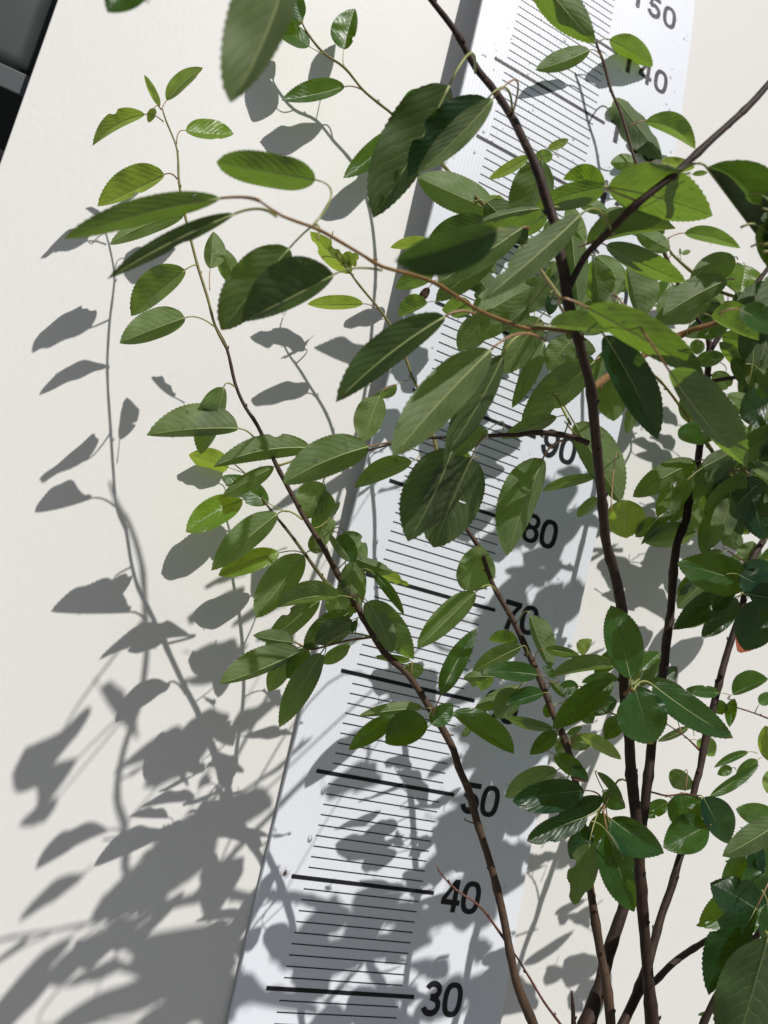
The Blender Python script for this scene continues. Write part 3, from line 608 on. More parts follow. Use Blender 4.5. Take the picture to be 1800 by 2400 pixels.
# leaves: tile base tip left-width right-width bow height slope side node flags
LEAVES = '''
00 1080 650 1315 438 62 32 15 8 .9 u 1055 715
00 1035 690 935 485 18 25 0 8 .8 u 1045 705
00 940 740 600 945 30 75 -50 7.5 1.1 u 1060 790
00 1000 700 962 795 26 24 0 8.4 .9 u 1042 710
00 1203 845 1515 870 85 30 -8 8.5 -.3 t 1145 935
00 1066 1130 632 1337 38 130 -8 9.5 1 u 1148 1160
00 1425 1285 415 1545 70 85 -35 42 .8 u 1679 1300
00 1190 1390 710 1585 60 60 -15 10 .5 u 1200 1400
00 1520 1385 695 1809 45 62 0 41 .8 u 1789 1400 z
00 950 -200 695 80 120 130 0 46 -.1 t - -
00 1905 -520 1495 665 105 255 60 51 .5 u - -
00 2045 1165 1403 1050 92 105 0 42 .9 u 2026 1465 o
00 1362 1740 1383 1500 45 80 0 12 .2 u 1360 1880
10 1530 180 1425 -60 65 50 0 9 1.1 u - -
10 1200 90 850 390 55 125 -12 12 1.1 u 1280 65
10 1200 400 775 565 60 112 -10 12.5 .4 u 1385 455
10 1450 850 1300 1285 45 105 15 13 .8 u 1525 850
10 1545 1118 950 1162 42 145 -5 13.7 .3 u 1659 1195
10 1480 1370 1222 1288 62 75 0 1.6 1.1 u 1590 1410 y
11 355 1245 -279 1368 55 88 -25 14.5 .3 u 130 1365
11 115 1365 -219 1560 55 45 0 13.2 .6 u 150 1350
11 80 1600 -229 1430 70 70 0 4 -.3 t 200 1659 k
10 1570 1580 1205 1789 80 85 -10 3 -.4 t 1680 1600 y
20 1800 10 1370 380 65 98 0 13.2 .4 u 1960 50
20 1809 265 1415 410 62 65 0 4 -.4 t 1980 285 y
21 310 280 0 685 75 112 0 14.4 .4 u 440 262
21 245 845 -20 800 25 60 0 15 .4 u 330 890
21 290 900 -239 1115 32 120 0 15.5 .3 u 360 888
21 215 935 80 1165 55 60 0 14 .9 u - -
01 300 152 150 60 45 62 0 4 .4 u 305 145
01 290 130 225 -90 60 50 0 4.5 -.3 t 300 150
01 345 300 70 140 52 62 0 4 -.4 t 440 345
01 570 320 640 55 100 45 10 2.6 -.1 t 575 435
01 575 562 165 650 38 88 0 2.8 0 t 685 580
01 1250 555 760 1412 95 215 0 38.5 .8 u 1420 470 l2.8z
01 1500 640 985 1150 25 175 25 39.8 .1 t 1659 750 zl1.6
01 1535 640 1045 1125 62 88 30 41.6 .0 u 1659 750 pl1.8
01 1060 580 940 700 40 40 0 6 -.2 t - -
01 950 830 565 1155 60 75 0 3 0 t - -
01 1540 1370 1045 1148 95 115 0 13 .5 u 1650 1345
01 1625 1330 1480 1290 30 40 0 10 1 u - -
01 1130 1572 870 1605 28 45 0 6 1.1 u - - y
01 1500 1430 1115 1560 90 85 0 27 .9 u - - z
01 1560 1490 900 1694 150 95 0 54 .8 t - - z
02 440 1395 -199 1949 78 88 0 45 .35 u 655 1520
01 1720 1480 1165 1849 75 85 0 41 .4 u - -
01 1860 1350 1372 1475 105 22 -30 36 1.2 u 1900 1340
02 150 -180 540 285 110 115 0 41.5 .9 u - - l-1
02 502 325 152 455 50 72 0 7.8 .3 u 590 385
02 632 255 912 430 85 55 15 7.2 1 u 548 285
02 668 635 970 1035 65 105 0 6 0 u 640 590
02 865 785 1188 965 90 42 40 8.6 .8 u 740 830
02 235 962 366 902 26 26 0 9 1.1 u 262 1035 y
02 110 1010 -149 1160 32 36 0 9 1.1 u - - y
02 262 1000 130 1040 40 40 0 10 .8 u - -
02 195 1040 60 1480 105 135 0 33 1.1 u - -
02 602 1188 330 1163 12 95 0 38 .9 u 606 1210
02 598 1205 150 1335 90 62 0 38.6 1.3 u 610 1210
02 620 1210 1300 1398 190 120 10 44.2 1.2 u 830 1310
02 800 1055 638 1055 52 50 0 8 .3 u 790 1020
02 968 1040 1185 1085 40 42 0 10 1.1 u - - y
02 1170 1130 1270 1118 16 16 0 9 .9 u 1155 1120
02 1262 1085 1780 1780 300 -115 -20 47 .7 t 1065 1130 z
02 480 1580 1062 1482 140 22 25 40.5 .9 u 660 1520
02 610 1590 1127 1826 85 60 0 39 1.3 u 560 1640
02 1022 1620 800 1490 60 60 0 15 .3 u - -
02 1120 1510 1480 1608 55 38 15 8 .7 u 1012 1545
02 1100 1645 1158 1625 14 14 0 8 .4 u 1090 1680
02 1092 1650 1088 1606 8 8 0 8 .4 u 1090 1680
02 430 1310 620 1370 42 42 0 20 .4 u - -
02 740 1370 570 1390 32 32 0 12 .4 u - -
02 230 1400 -100 1500 75 85 0 28 .9 u - -
02 382 1490 430 1989 80 62 0 18 .1 u - -
11 505 120 -95 425 60 215 0 41 .7 u 820 95 z
11 215 -50 -225 480 110 165 0 36.5 .8 u 400 -110 -
11 620 110 350 -160 60 60 0 7 1.2 u - - ky
11 560 60 665 -10 50 50 0 7 1.2 u - - ky
11 692 310 333 312 28 55 0 7 1.1 u 795 350 y
11 1225 390 518 947 72 128 -20 40 .8 u 1420 375 z
11 1110 300 925 395 18 80 0 15 1 u - -
11 1150 100 905 207 55 60 0 22 .9 u - -
11 1120 205 1062 300 25 25 0 15 .8 d - -
11 1560 -50 1165 292 75 80 0 34 .8 u - -
11 1400 330 1205 350 60 60 0 14 1.1 u - -
11 1480 400 1310 610 80 80 0 15 1.2 u - -
11 1580 200 1410 570 30 32 0 12 .1 u - -
11 1659 250 1450 550 90 90 0 24 .9 u - -
11 1520 610 885 1298 110 150 0 41 .2 u 1850 535
11 1600 640 1235 1285 65 105 0 39 .7 u 1880 545 z
11 1839 400 1600 765 95 90 0 28 .9 u - -
11 800 905 690 1203 72 95 0 13 0 u 908 835
11 910 832 760 897 55 10 0 9 1 u 1010 795
11 1060 862 1145 842 35 36 0 8 1 u 1050 870
11 730 1235 175 1475 88 130 -10 28 .3 u 905 1205
11 1010 1330 640 1500 50 68 -15 22 .6 u 1060 1290
11 1270 1250 985 1849 95 175 0 34 .8 u - - z
11 1395 1308 1150 1889 160 185 0 33 1 u 1500 1185 hz
11 1502 1128 1215 1340 32 85 0 34 .4 u 1600 1133
11 1392 1300 1280 1330 42 42 0 20 1 u - -
12 535 680 60 1085 90 112 0 30 1.2 u 545 672
12 290 1042 -70 1185 45 50 0 31 .8 u 340 1150
12 208 560 0 985 48 52 0 33 .2 u 365 525
12 370 560 230 740 85 85 0 24 .6 u - -
12 250 250 240 385 42 30 0 34 -.2 t - - z
12 205 130 90 370 85 80 0 18 1.1 u - -
12 100 330 -60 480 65 65 0 25 .6 u - -
12 530 30 565 315 100 78 0 16 1.1 u - -
12 745 75 830 420 150 30 0 22 .6 u 665 5
12 720 140 655 262 32 32 0 12 .2 u - -
12 1030 160 925 330 60 60 0 10 -.4 t - -
12 1110 190 935 370 50 50 0 12 .3 u - -
12 1393 155 975 387 65 100 -5 24 0 u 1440 150
12 1290 280 920 430 75 80 0 20 .9 u - -
12 1510 58 1475 250 115 118 0 14 -.5 t - - y
12 1195 400 1020 418 32 32 0 10 .8 u - -
12 1290 350 1200 400 38 38 0 11 .5 u - -
12 1290 390 1600 545 145 15 0 36 .9 u 1130 512
12 1480 350 1800 480 90 75 0 51 -.2 t - -
12 1360 520 1680 600 62 62 0 18 .8 u - -
12 1345 560 1530 770 52 38 0 18 .9 u - -
12 1400 450 1195 520 40 42 0 20 -.2 t - -
12 1200 540 1200 640 42 42 0 15 1 u - -
12 1190 690 1380 645 50 42 0 17 -.2 t - -
12 1385 750 1330 870 62 62 0 15 .9 u 1350 690
12 1540 770 1720 690 62 20 0 18 .8 u - -
12 1680 790 1550 910 62 62 0 10 1.1 u - - y
12 1700 930 1480 1050 120 120 0 16 -.1 t - - z
12 1550 1165 1740 1175 60 58 0 12 -.4 t - -
12 1520 1220 1620 1265 32 32 0 12 .5 u - -
12 490 335 1245 770 130 75 0 45.5 1.2 u 430 480
12 245 440 690 490 88 28 0 43.5 .8 u 430 480
12 598 515 945 1187 130 100 5 41 .8 T 440 520 z
12 640 750 660 1070 85 110 0 16 1.1 u - -
12 540 820 620 600 42 42 0 16 .9 u - -
12 790 960 742 1152 38 32 0 14 1 u - -
12 1020 745 1520 1362 185 48 0 44 1.2 u 880 730
12 1150 870 1205 1100 90 85 0 17 .8 u - -
12 1210 1060 1228 1225 115 130 0 24 -.2 t 1195 1040
12 1190 1332 783 1560 72 75 0 20 .5 u 1320 1330
12 1175 1385 1030 1730 72 66 0 17 .8 u - -
12 1040 1480 940 1690 42 42 0 15 .7 u - -
12 1475 1290 1170 1580 55 78 0 21 .6 u - -
12 1430 1418 1210 1638 72 45 0 17 1.2 u 1450 1400 y
12 1400 1620 1280 1690 55 55 0 15 .8 u - -
12 1535 1425 1640 1849 112 105 0 22 -.1 t - - z
12 1560 1300 1710 1400 42 42 0 14 .5 u - -
12 405 1085 700 1600 150 72 0 22 .4 u 380 1090
12 540 1430 190 1522 32 32 -15 20 .9 u - -
12 550 1565 420 1690 32 32 0 18 1 u - -
12 720 1580 740 1829 120 108 0 16 1.2 u 640 1650 y
12 200 1312 -34 1944 68 150 0 31 .3 u 330 1195
11 430 1470 310 1709 65 105 0 13.5 .2 u - -
11 445 1520 420 1899 75 65 0 13 .2 u - -
11 480 1690 545 1590 16 16 0 14 .9 u - -
21 400 270 370 140 42 42 0 13 1 u - -
21 570 130 695 355 85 50 0 16 .3 u 440 165
21 540 150 640 325 55 60 0 17.5 -.2 t - -
21 480 140 610 320 8 34 0 18.5 .4 u 500 330
21 640 300 893 390 32 50 0 17 .6 u 590 400
21 720 355 993 475 35 42 0 14 1.2 u 600 390 ky
21 755 390 960 670 28 32 20 18 -.1 t 640 385
21 640 310 600 690 85 78 0 15.5 .6 u - -
21 510 540 525 680 52 55 0 8 1.2 u - -
21 550 542 133 617 30 92 -25 17 .8 u 640 630
21 410 570 60 870 62 66 0 14 .9 u - -
21 600 650 308 862 62 80 0 15 .8 u - -
21 622 700 380 850 72 66 0 15.6 .9 u - -
21 650 700 620 785 18 18 0 16 -.2 t 640 800
21 705 590 1022 955 112 60 0 18 1 u 640 575
21 762 640 885 912 62 52 0 20 .5 u 690 650
21 1000 965 773 935 20 26 0 16 .8 u - -
21 1010 975 1020 1085 62 62 0 16 1 u 1010 1060
21 1422 520 1045 882 60 82 0 14 .4 u 1555 515
21 1350 505 1455 215 85 130 0 12 1.1 u - -
21 1200 1180 1432 750 62 58 0 22 -.3 t 1165 1285
21 1719 870 1400 1037 44 62 0 14 .9 u 1760 940
21 1700 850 1505 830 12 66 0 13 .9 u - -
22 165 1055 -179 1030 52 62 0 17 -.3 t 235 1150
21 1545 1068 1345 1070 80 35 0 15 1 u - - k
22 45 1128 -249 1282 55 42 0 14 .3 u - -
22 32 1150 -105 1342 72 74 0 15 1.1 u - -
22 205 1172 -40 1250 34 60 0 16.5 -.2 t 250 1240
21 1275 1300 1672 1566 108 28 0 21 -.3 t 1170 1320
21 1390 1390 1338 1458 22 22 0 16 .5 u - -
21 1135 1375 1272 1240 55 60 0 21 -.1 t - -
21 1080 1268 665 1322 26 45 -18 19 .3 u 1120 1310
21 905 1330 600 1542 45 68 0 19 -.3 t - -
21 1110 1362 838 1500 62 130 0 21 -.1 t 1175 1390
21 420 915 150 1397 72 75 0 17 .4 u 740 812
21 440 925 268 1228 42 42 0 15 1.1 u - -
21 335 885 200 1080 52 55 0 15 -.2 t 350 890
21 600 872 430 980 40 42 0 14 .2 u - -
21 600 850 575 892 20 20 0 13 1.1 u - -
21 385 870 303 868 20 20 0 16 -.3 t 400 880
22 118 672 250 1017 92 28 0 15 .6 u 38 712
22 218 885 440 932 30 32 0 16 .9 u 145 968
22 455 930 518 825 62 14 0 16 1.2 u - - y
22 682 1000 240 1075 22 72 -18 22 .7 u 760 1125
22 290 1075 200 1000 24 24 0 17 -.2 t - -
22 688 1090 450 1105 12 55 0 20 -.2 t - -
22 662 1095 264 1402 62 92 0 24 -.1 t 760 1150
22 430 1130 300 1145 42 42 0 16 -.1 t - -
22 345 1200 240 1090 24 26 0 16 .5 u - -
22 765 1075 642 605 95 118 0 30 -.1 t 772 1135
22 800 1158 908 1506 135 148 0 30 -.1 t 775 1150
22 912 1120 1432 1466 88 84 0 30 -.4 t 785 1158
22 845 1088 1110 1142 36 26 0 27 .7 u 790 1150
22 832 1130 948 968 26 26 0 26 .7 u - -
22 1345 1172 1125 1148 34 36 0 18 -.2 t 1400 1215
22 960 1200 1080 1290 42 42 0 18 .8 u - -
22 1100 1335 1200 1372 26 26 0 15 -.2 t - -
22 1390 1245 1300 1292 42 42 0 16 -.2 t - -
22 1440 1215 1410 1395 26 42 0 16 -.3 t 1455 1260
22 1430 1182 1662 1082 90 24 0 18 -.2 t 1435 1215
22 1605 1245 1680 1170 36 36 0 16 -.2 t 1575 1300
22 1145 1395 943 1487 20 26 0 15 .8 u 1180 1450
22 722 1335 600 1475 52 62 0 20 -.2 t - -
22 535 1290 632 1222 36 36 0 18 -.2 t 545 1255
22 458 1290 522 1368 46 42 0 14 -.4 t - -
22 250 1240 220 1332 36 34 0 15 -.1 t - -
22 266 1402 -39 1330 32 34 0 17 .9 u 300 1440
22 286 1420 115 1572 52 46 0 18 -.1 t 300 1420
22 360 1470 290 1560 46 46 0 16 1 u 375 1510
22 365 1490 522 1505 52 46 0 14 .2 u - -
22 360 1440 455 1392 20 20 0 13 .4 u - -
22 440 1442 708 1603 46 34 0 17 1.2 u 385 1530 y
22 275 1570 470 1719 52 50 0 19 -.1 t - -
32 290 15 -45 190 50 88 0 19 .9 u 360 70
22 1200 1480 1312 1582 62 36 0 10 1.1 u - -
22 1400 -20 1228 270 62 90 0 18 .3 u 1450 -10
22 1372 258 1200 402 60 66 0 17 .7 u - -
22 1440 90 1370 218 46 46 0 15 1 u - -
22 1382 368 1198 430 30 30 0 15 .4 u - -
22 1480 60 1540 142 42 42 0 13 .8 u - -
22 1530 340 1560 188 80 62 0 14 .9 u - -
22 1500 330 1400 450 70 72 0 14 .9 u - -
22 1222 390 1070 542 42 40 0 15 .1 u - -
22 1250 450 1072 625 60 66 0 14 1.1 u - -
22 1447 508 1043 762 62 92 0 22 0 t 1520 520 z
22 1462 562 1228 812 66 62 0 21 -.1 t 1530 560 z
22 1500 395 1320 455 42 40 0 18 -.1 t - - z
22 1470 378 1730 410 72 62 0 24 -.4 t - - z
22 1495 520 1710 450 52 52 0 16 -.1 t 1545 520
22 1620 575 1508 897 120 112 0 25 -.1 t 1625 510 z
22 1480 600 1405 682 32 30 0 14 .3 u - -
22 1262 700 1130 752 16 16 0 12 .2 u - -
22 1190 128 850 192 52 88 0 15 .9 u 1225 145
22 930 40 800 162 42 42 0 15 .9 u - -
22 1040 -10 836 212 26 26 0 16 .3 u - -
22 1700 1620 1640 1385 72 70 0 20 1.1 u - - y
22 1530 1556 1308 1657 20 30 0 17 -.1 t 1590 1565
22 1590 1608 1450 1710 42 42 0 17 -.1 t - -
32 466 147 4 215 110 82 0 24 -.1 t 575 185 z
32 592 195 300 305 62 46 0 22 -.1 t - - z
32 490 312 95 472 75 66 0 25 -.1 t 575 255 z
32 502 380 380 592 70 62 0 22 -.1 t - - z
32 500 490 402 888 80 88 0 25 1 u 555 290 k
32 592 290 540 545 72 62 0 22 -.1 t - -
32 620 410 792 932 72 110 0 27 -.1 t 600 240
32 600 392 728 604 14 16 0 28.5 .1 u - -
32 640 375 780 692 52 52 0 24 -.1 t - -
32 640 330 985 552 82 118 0 27 -.5 t 585 280
32 590 160 735 260 42 60 0 21 -.1 t - -
32 553 28 722 232 36 16 0 22.5 .1 u - -
32 400 -20 492 92 34 34 0 20 -.1 t - -
32 380 60 492 90 10 12 0 20.5 .5 d - -
32 1090 165 1125 400 130 88 0 19 -.1 t 1110 160
32 1270 372 980 516 110 122 0 21 -.5 t - -
32 1010 222 834 312 52 44 0 17 -.1 t 1020 190
32 1240 190 1402 492 112 62 0 20 -.1 t 1200 180 z
32 1118 22 1045 128 90 66 0 18 .9 u 1122 150
32 1285 182 1600 -20 30 42 0 19 -.1 t 1220 190
32 1425 0 1330 42 32 30 0 17 -.1 t - -
32 1720 10 1652 162 62 60 0 22 .3 u - - y
32 1710 330 1450 265 62 66 0 18 -.5 t - -
32 1760 330 1364 572 75 90 0 31 .6 u - -
32 1570 430 1700 545 52 52 0 18 -.5 t - -
32 1515 480 1612 622 36 36 0 18 -.1 t - -
32 1592 602 1378 604 26 15 0 20 -.1 t - -
32 1620 690 1710 540 72 72 0 24 -.1 t - -
32 1600 925 1285 745 120 115 0 28 -.5 t 1640 915 z
32 1612 905 1515 648 62 98 0 26 -.1 t - -
32 1582 908 1275 1472 52 175 0 32 -.1 t 1640 910 z
32 1655 1100 1420 1920 260 200 0 38 1.2 u - - z
32 1655 880 1690 1205 72 60 0 34 -.1 t - -
32 1282 1010 1193 1020 16 15 0 17 .2 u - -
32 1535 1060 1605 1025 18 18 0 17 -.3 t 1600 1085
32 1290 1588 1203 1600 14 12 0 18 .2 u 1300 1560
00 3797 1759 3580 1961 74 66 0 14.5 0.1 u - - f
00 3233 1980 3028 1696 80 77 0 14.3 0.1 u - - f
00 4535 1798 4377 2006 53 50 0 13.7 0.4 u - - f
00 3659 1756 3554 1946 59 48 0 14.6 0.4 u - - f
00 3348 1219 3449 1466 78 71 0 9.1 0.1 u - - f
00 3310 1908 3155 2054 49 44 0 11.0 0.1 u - - f
00 3791 1822 3711 2155 93 80 0 10.1 0.1 u - - f
00 3462 2046 3382 2357 83 79 0 10.3 0.1 u - - f
00 3580 1549 3353 1618 50 48 0 9.4 0.4 u - - f
00 3204 1767 3035 1588 62 58 0 12.8 0.2 u - - f
00 3591 1689 3556 1869 44 38 0 9.5 0.4 u - - f
00 3235 1905 3147 2153 74 60 0 9.4 0.1 u - - f
00 3567 1417 3664 1650 75 69 0 9.3 0.2 u - - f
00 4600 1703 4471 1839 47 38 0 11.1 0.1 u - - f
00 4004 1944 3710 2149 99 98 0 14.4 0.4 u - - f
00 3472 1322 3642 1248 39 35 0 9.4 0.4 u - - f
00 3862 1661 4051 1893 76 71 0 10.4 0.2 u - - f
00 3248 1288 3232 1612 93 91 0 14.4 0.2 u - - f
00 3461 1829 3672 1940 67 55 0 10.9 0.2 u - - f
00 3584 2212 3862 2277 74 72 0 14.0 0.1 u - - f
00 3380 1783 3371 2037 66 63 0 13.1 0.1 u - - f
00 3355 1935 3354 2247 60 51 0 13.8 0.2 u - - f
00 3778 1600 3681 1320 60 52 0 9.1 0.2 u - - f
00 4041 1303 4307 1514 77 66 0 11.7 0.4 u - - f
00 4996 3652 5057 3831 43 42 0 11.5 -0.3 t - - f
00 5077 3103 4962 3311 65 62 0 6.5 0.4 u - - f
00 5107 2953 4842 2966 75 71 0 6.9 0.1 u - - f
00 4798 3558 4689 3356 56 48 0 11.0 0.2 u - - f
00 4562 3425 4704 3344 37 33 0 8.5 0.1 u - - f
00 4905 2727 4915 3015 84 76 0 9.2 0.4 u - - f
00 4823 3015 5041 3152 73 64 0 9.0 0.1 u - - f
00 4700 3311 4752 3533 58 57 0 7.0 0.2 u - - f
00 4961 3087 4776 3325 61 58 0 7.1 0.2 u - - f
00 4957 3205 5051 3382 53 50 0 10.7 0.1 u - - f
00 5003 3314 4742 3088 82 68 0 12.0 0.4 u - - f
00 4513 3788 4472 4060 65 61 0 8.8 -0.5 t - - f
00 4723 3760 4783 3584 45 44 0 8.4 -0.5 t - - f
00 4824 2889 4835 3151 56 55 0 9.5 0.2 u - - f
00 5149 3541 4922 3696 73 73 0 10.6 -0.3 t - - f
00 4727 3885 4539 3987 43 36 0 7.8 -0.5 t - - f
00 4560 3317 4583 3497 42 36 0 6.6 0.1 u - - f
00 4649 3188 4583 3424 57 56 0 8.6 0.4 u - - f
00 4430 3255 4576 3458 58 54 0 9.1 0.4 u - - f
00 4582 3139 4663 3304 39 38 0 9.6 0.1 u - - f
00 4700 2947 4659 3200 74 67 0 10.9 0.1 u - - f
00 4656 3304 4745 3547 53 49 0 6.6 0.2 u - - f
00 4730 3225 4451 3192 68 56 0 8.9 0.4 u - - f
00 4659 3130 4625 3410 71 69 0 7.4 0.2 u - - f
00 4915 2623 4711 2555 41 36 0 11.7 0.3 u - - f
00 4828 2407 4867 2651 68 60 0 11.0 0.4 u - - f
00 4695 2731 4920 2978 73 67 0 10.2 0.3 u - - f
00 4850 2399 4934 2639 71 69 0 11.3 0.2 u - - f
00 5039 2678 4863 2873 75 71 0 11.0 0.3 u - - f
00 5061 2839 4812 3021 85 69 0 13.6 0.2 u - - f
00 4960 2189 5128 2434 80 67 0 12.1 0.2 u - - f
00 4934 2851 5096 2957 48 44 0 9.7 0.1 u - - f
00 4751 2619 4903 2725 40 34 0 10.0 0.4 u - - f
00 3998 4548 3680 4561 70 57 0 11.1 -0.5 t - - f
00 4020 4213 3850 4372 52 49 0 10.8 -0.1 t - - f
00 4387 4321 4229 4486 49 46 0 9.0 -0.3 t - - f
00 4279 4232 4075 4424 81 69 0 8.4 -0.5 t - - f
00 4244 4521 4038 4456 43 42 0 9.3 -0.3 t - - f
00 5051 5762 4724 6023 80 80 0 25.5 -0.3 t - - f
00 5175 6309 4873 6401 91 80 0 23.5 -0.5 t - - f
00 5178 6020 4941 5799 90 73 0 23.3 -0.5 t - - f
00 4920 5465 4932 5762 58 52 0 16.5 -0.5 t - - f
00 5216 5999 4975 6244 79 72 0 24.3 -0.1 t - - f
00 4897 5448 4914 5727 53 50 0 24.0 -0.1 t - - f
00 4911 5768 4528 5996 115 105 0 19.5 -0.3 t - - f
00 5031 6272 5193 6501 63 59 0 16.5 -0.5 t - - f
00 4882 5483 4691 5798 91 75 0 22.8 -0.1 t - - f
00 4766 1701 4849 1997 59 51 0 11.6 0.1 u - - f
00 4939 2243 4809 2116 48 44 0 10.6 0.4 u - - f
00 4732 2060 4430 2177 68 58 0 11.0 0.4 u - - f
00 4685 1981 4494 1818 61 56 0 10.4 0.2 u - - f
00 4904 2006 5048 2159 54 47 0 13.7 0.3 u - - f
00 5053 1976 4819 1882 50 41 0 11.9 0.3 u - - f
00 4729 2088 4929 2245 46 38 0 11.3 0.2 u - - f
00 4992 2062 4947 2309 67 57 0 12.6 0.2 u - - f
00 4508 1994 4734 2049 58 51 0 10.7 0.2 u - - f
00 4979 2155 4864 2512 108 98 0 26.2 0.3 u - - f
00 4795 3727 5060 3860 85 83 0 27.1 -0.5 t - - f
00 4853 3784 4388 3649 115 113 0 25.3 -0.3 t - - f
00 5378 2040 5168 2274 72 71 0 32.4 0.1 u - - f
00 4987 2314 4940 2592 57 53 0 26.5 0.3 u - - f
00 4792 2057 4986 1820 84 70 0 27.1 0.1 u - - f
00 5600 1732 5371 1957 96 83 0 30.4 0.1 u - - f
00 5875 790 5721 1173 113 96 0 39.3 0.2 u - - f
00 5228 2542 4953 2717 79 68 0 26.5 0.2 u - - f
00 6201 -427 6324 -99 85 82 0 41.6 0.4 u - - f
00 5884 146 6166 346 81 68 0 39.7 0.1 u - - f
00 5157 3110 4996 2741 98 90 0 27.9 0.2 u - - f
00 5342 969 5320 1320 74 72 0 29.6 0.2 u - - f
00 4930 2145 4692 1952 72 69 0 24.5 0.4 u - - f
00 6026 2254 5985 2020 48 39 0 38.8 0.2 u - - f
00 5742 1904 5970 2304 125 106 0 38.0 0.3 u - - f
00 5521 2344 5401 2633 74 70 0 33.1 0.4 u - - f
00 5579 355 5934 585 76 68 0 36.4 0.3 u - - f
00 6049 1492 6537 1622 102 86 0 40.1 0.1 u - - f
00 4553 3032 4770 2919 49 42 0 28.0 0.2 u - - f
00 5998 1012 6157 1234 62 50 0 37.0 0.2 u - - f
00 5248 1654 5093 1929 67 60 0 32.0 0.3 u - - f
00 5127 1069 5275 861 57 52 0 31.4 0.4 u - - f
00 5939 1567 5973 1922 93 76 0 40.2 0.3 u - - f
00 5533 2603 5389 2861 67 60 0 32.2 0.4 u - - f
00 5032 2334 5016 2560 50 47 0 27.2 0.2 u - - f
00 6068 749 5766 666 64 52 0 39.7 0.4 u - - f
00 4854 3851 5277 3907 91 77 0 28.5 -0.1 t - - f
00 6268 2694 6401 2426 84 72 0 41.6 0.3 u - - f
00 5310 1420 5297 1649 46 40 0 28.7 0.3 u - - f
00 5329 2629 5001 2746 92 90 0 31.0 0.1 u - - f
00 5125 3085 5205 3379 78 66 0 31.3 0.4 u - - f
00 5535 1403 5873 1368 69 64 0 35.0 0.2 u - - f
00 4769 1896 4903 2107 73 68 0 24.1 0.3 u - - f
00 6389 2428 6115 2621 65 56 0 41.8 0.4 u - - f
00 4873 2373 4915 1946 92 86 0 26.8 0.4 u - - f
00 5944 -36 5846 279 70 64 0 39.5 0.3 u - - f
00 5973 1779 6038 2070 66 57 0 41.8 0.3 u - - f
00 5440 1700 5521 1496 65 57 0 31.3 0.4 u - - f
00 4864 3179 4653 3407 77 75 0 25.5 0.3 u - - f
00 5042 2772 4752 2985 78 74 0 27.8 0.1 u - - f
00 4706 3273 4811 3468 49 42 0 23.9 0.1 u - - f
00 6185 1053 5903 1237 78 75 0 36.6 0.2 u - - f
00 4622 3052 4735 3396 105 95 0 20.2 0.4 u - - f
00 5883 -22 5929 348 97 87 0 38.4 0.1 u - - f
00 5474 2101 5337 2428 84 83 0 33.1 0.4 u - - f
00 5187 2728 5541 3090 140 119 0 34.3 0.3 u - - f
00 5486 1892 5690 2156 71 58 0 31.8 0.2 u - - f
00 5310 1372 5092 1769 94 92 0 27.3 0.4 u - - f
00 5691 1516 5861 1835 94 88 0 39.3 0.3 u - - f
00 5625 906 5562 1129 49 46 0 32.8 0.1 u - - f
00 5304 543 5446 894 87 73 0 33.9 0.4 u - - f
00 6161 527 5878 767 97 89 0 39.2 0.4 u - - f
00 5072 3141 4932 3357 74 67 0 25.4 0.1 u - - f
00 5425 2335 5591 2692 116 103 0 34.7 0.2 u - - f
00 5481 2675 5170 2247 158 158 0 33.3 0.1 u - - f
00 4834 3087 4562 3311 79 66 0 24.8 0.1 u - - f
00 5983 1957 5768 2241 95 93 0 36.3 0.3 u - - f
00 4768 2952 4490 3126 79 68 0 22.4 0.3 u - - f
00 5335 1503 5300 1721 52 43 0 29.1 0.2 u - - f
00 5644 720 5338 1050 87 73 0 33.6 0.4 u - - f
00 5468 990 5244 1006 44 40 0 29.2 0.2 u - - f
00 4732 3223 4636 3513 73 70 0 25.7 0.3 u - - f
00 4750 2317 4866 2533 53 47 0 24.9 0.1 u - - f
00 5600 373 5670 644 83 71 0 35.1 0.1 u - - f
00 5779 1561 5723 1784 48 40 0 36.6 0.4 u - - f
00 5848 2074 5781 2372 85 82 0 35.0 0.2 u - - f
00 5067 3054 4970 3361 63 58 0 28.3 0.3 u - - f
00 4761 1666 4469 1840 84 81 0 22.6 0.2 u - - f
00 5348 1251 5679 1508 110 105 0 34.8 0.2 u - - f
00 5424 2613 5680 2878 87 71 0 35.0 0.3 u - - f
00 5086 2797 4918 2988 74 73 0 27.7 0.4 u - - f
00 4916 2390 5055 2582 60 55 0 28.5 0.3 u - - f
00 5988 447 6012 195 62 61 0 37.2 0.2 u - - f
00 5123 1563 5506 1717 105 84 0 49.7 0.1 u - - f
00 5206 1354 5356 1776 89 76 0 49.5 0.3 u - - f
00 5442 1361 5226 1901 117 96 0 49.6 0.1 u - - f
00 5047 1670 5483 2250 176 150 0 49.4 0.4 u - - f
00 5047 1434 5250 2039 121 119 0 49.3 0.3 u - - f
00 5313 1198 4979 1650 164 154 0 49.2 0.2 u - - f
00 5323 1559 5488 2257 129 116 0 50.0 0.1 u - - f
00 4947 1274 5433 1635 122 118 0 49.1 0.4 u - - f
00 5544 2079 5173 1964 90 87 0 49.5 0.4 u - - f
00 5583 1271 4929 1422 143 121 0 50.0 0.2 u - - f
00 5331 1104 5004 1517 152 142 0 50.0 0.2 u - - f
00 5593 1268 5052 1585 141 130 0 49.7 0.1 u - - f
00 4998 1589 5498 1884 115 115 0 49.2 0.1 u - - f
00 5590 1713 4884 2020 214 179 0 49.9 0.4 u - - f
00 4920 1466 5437 1935 170 157 0 48.8 0.2 u - - f
00 5065 1574 5508 1827 124 115 0 49.8 0.4 u - - f
00 5367 1747 5080 1350 106 95 0 49.9 0.3 u - - f
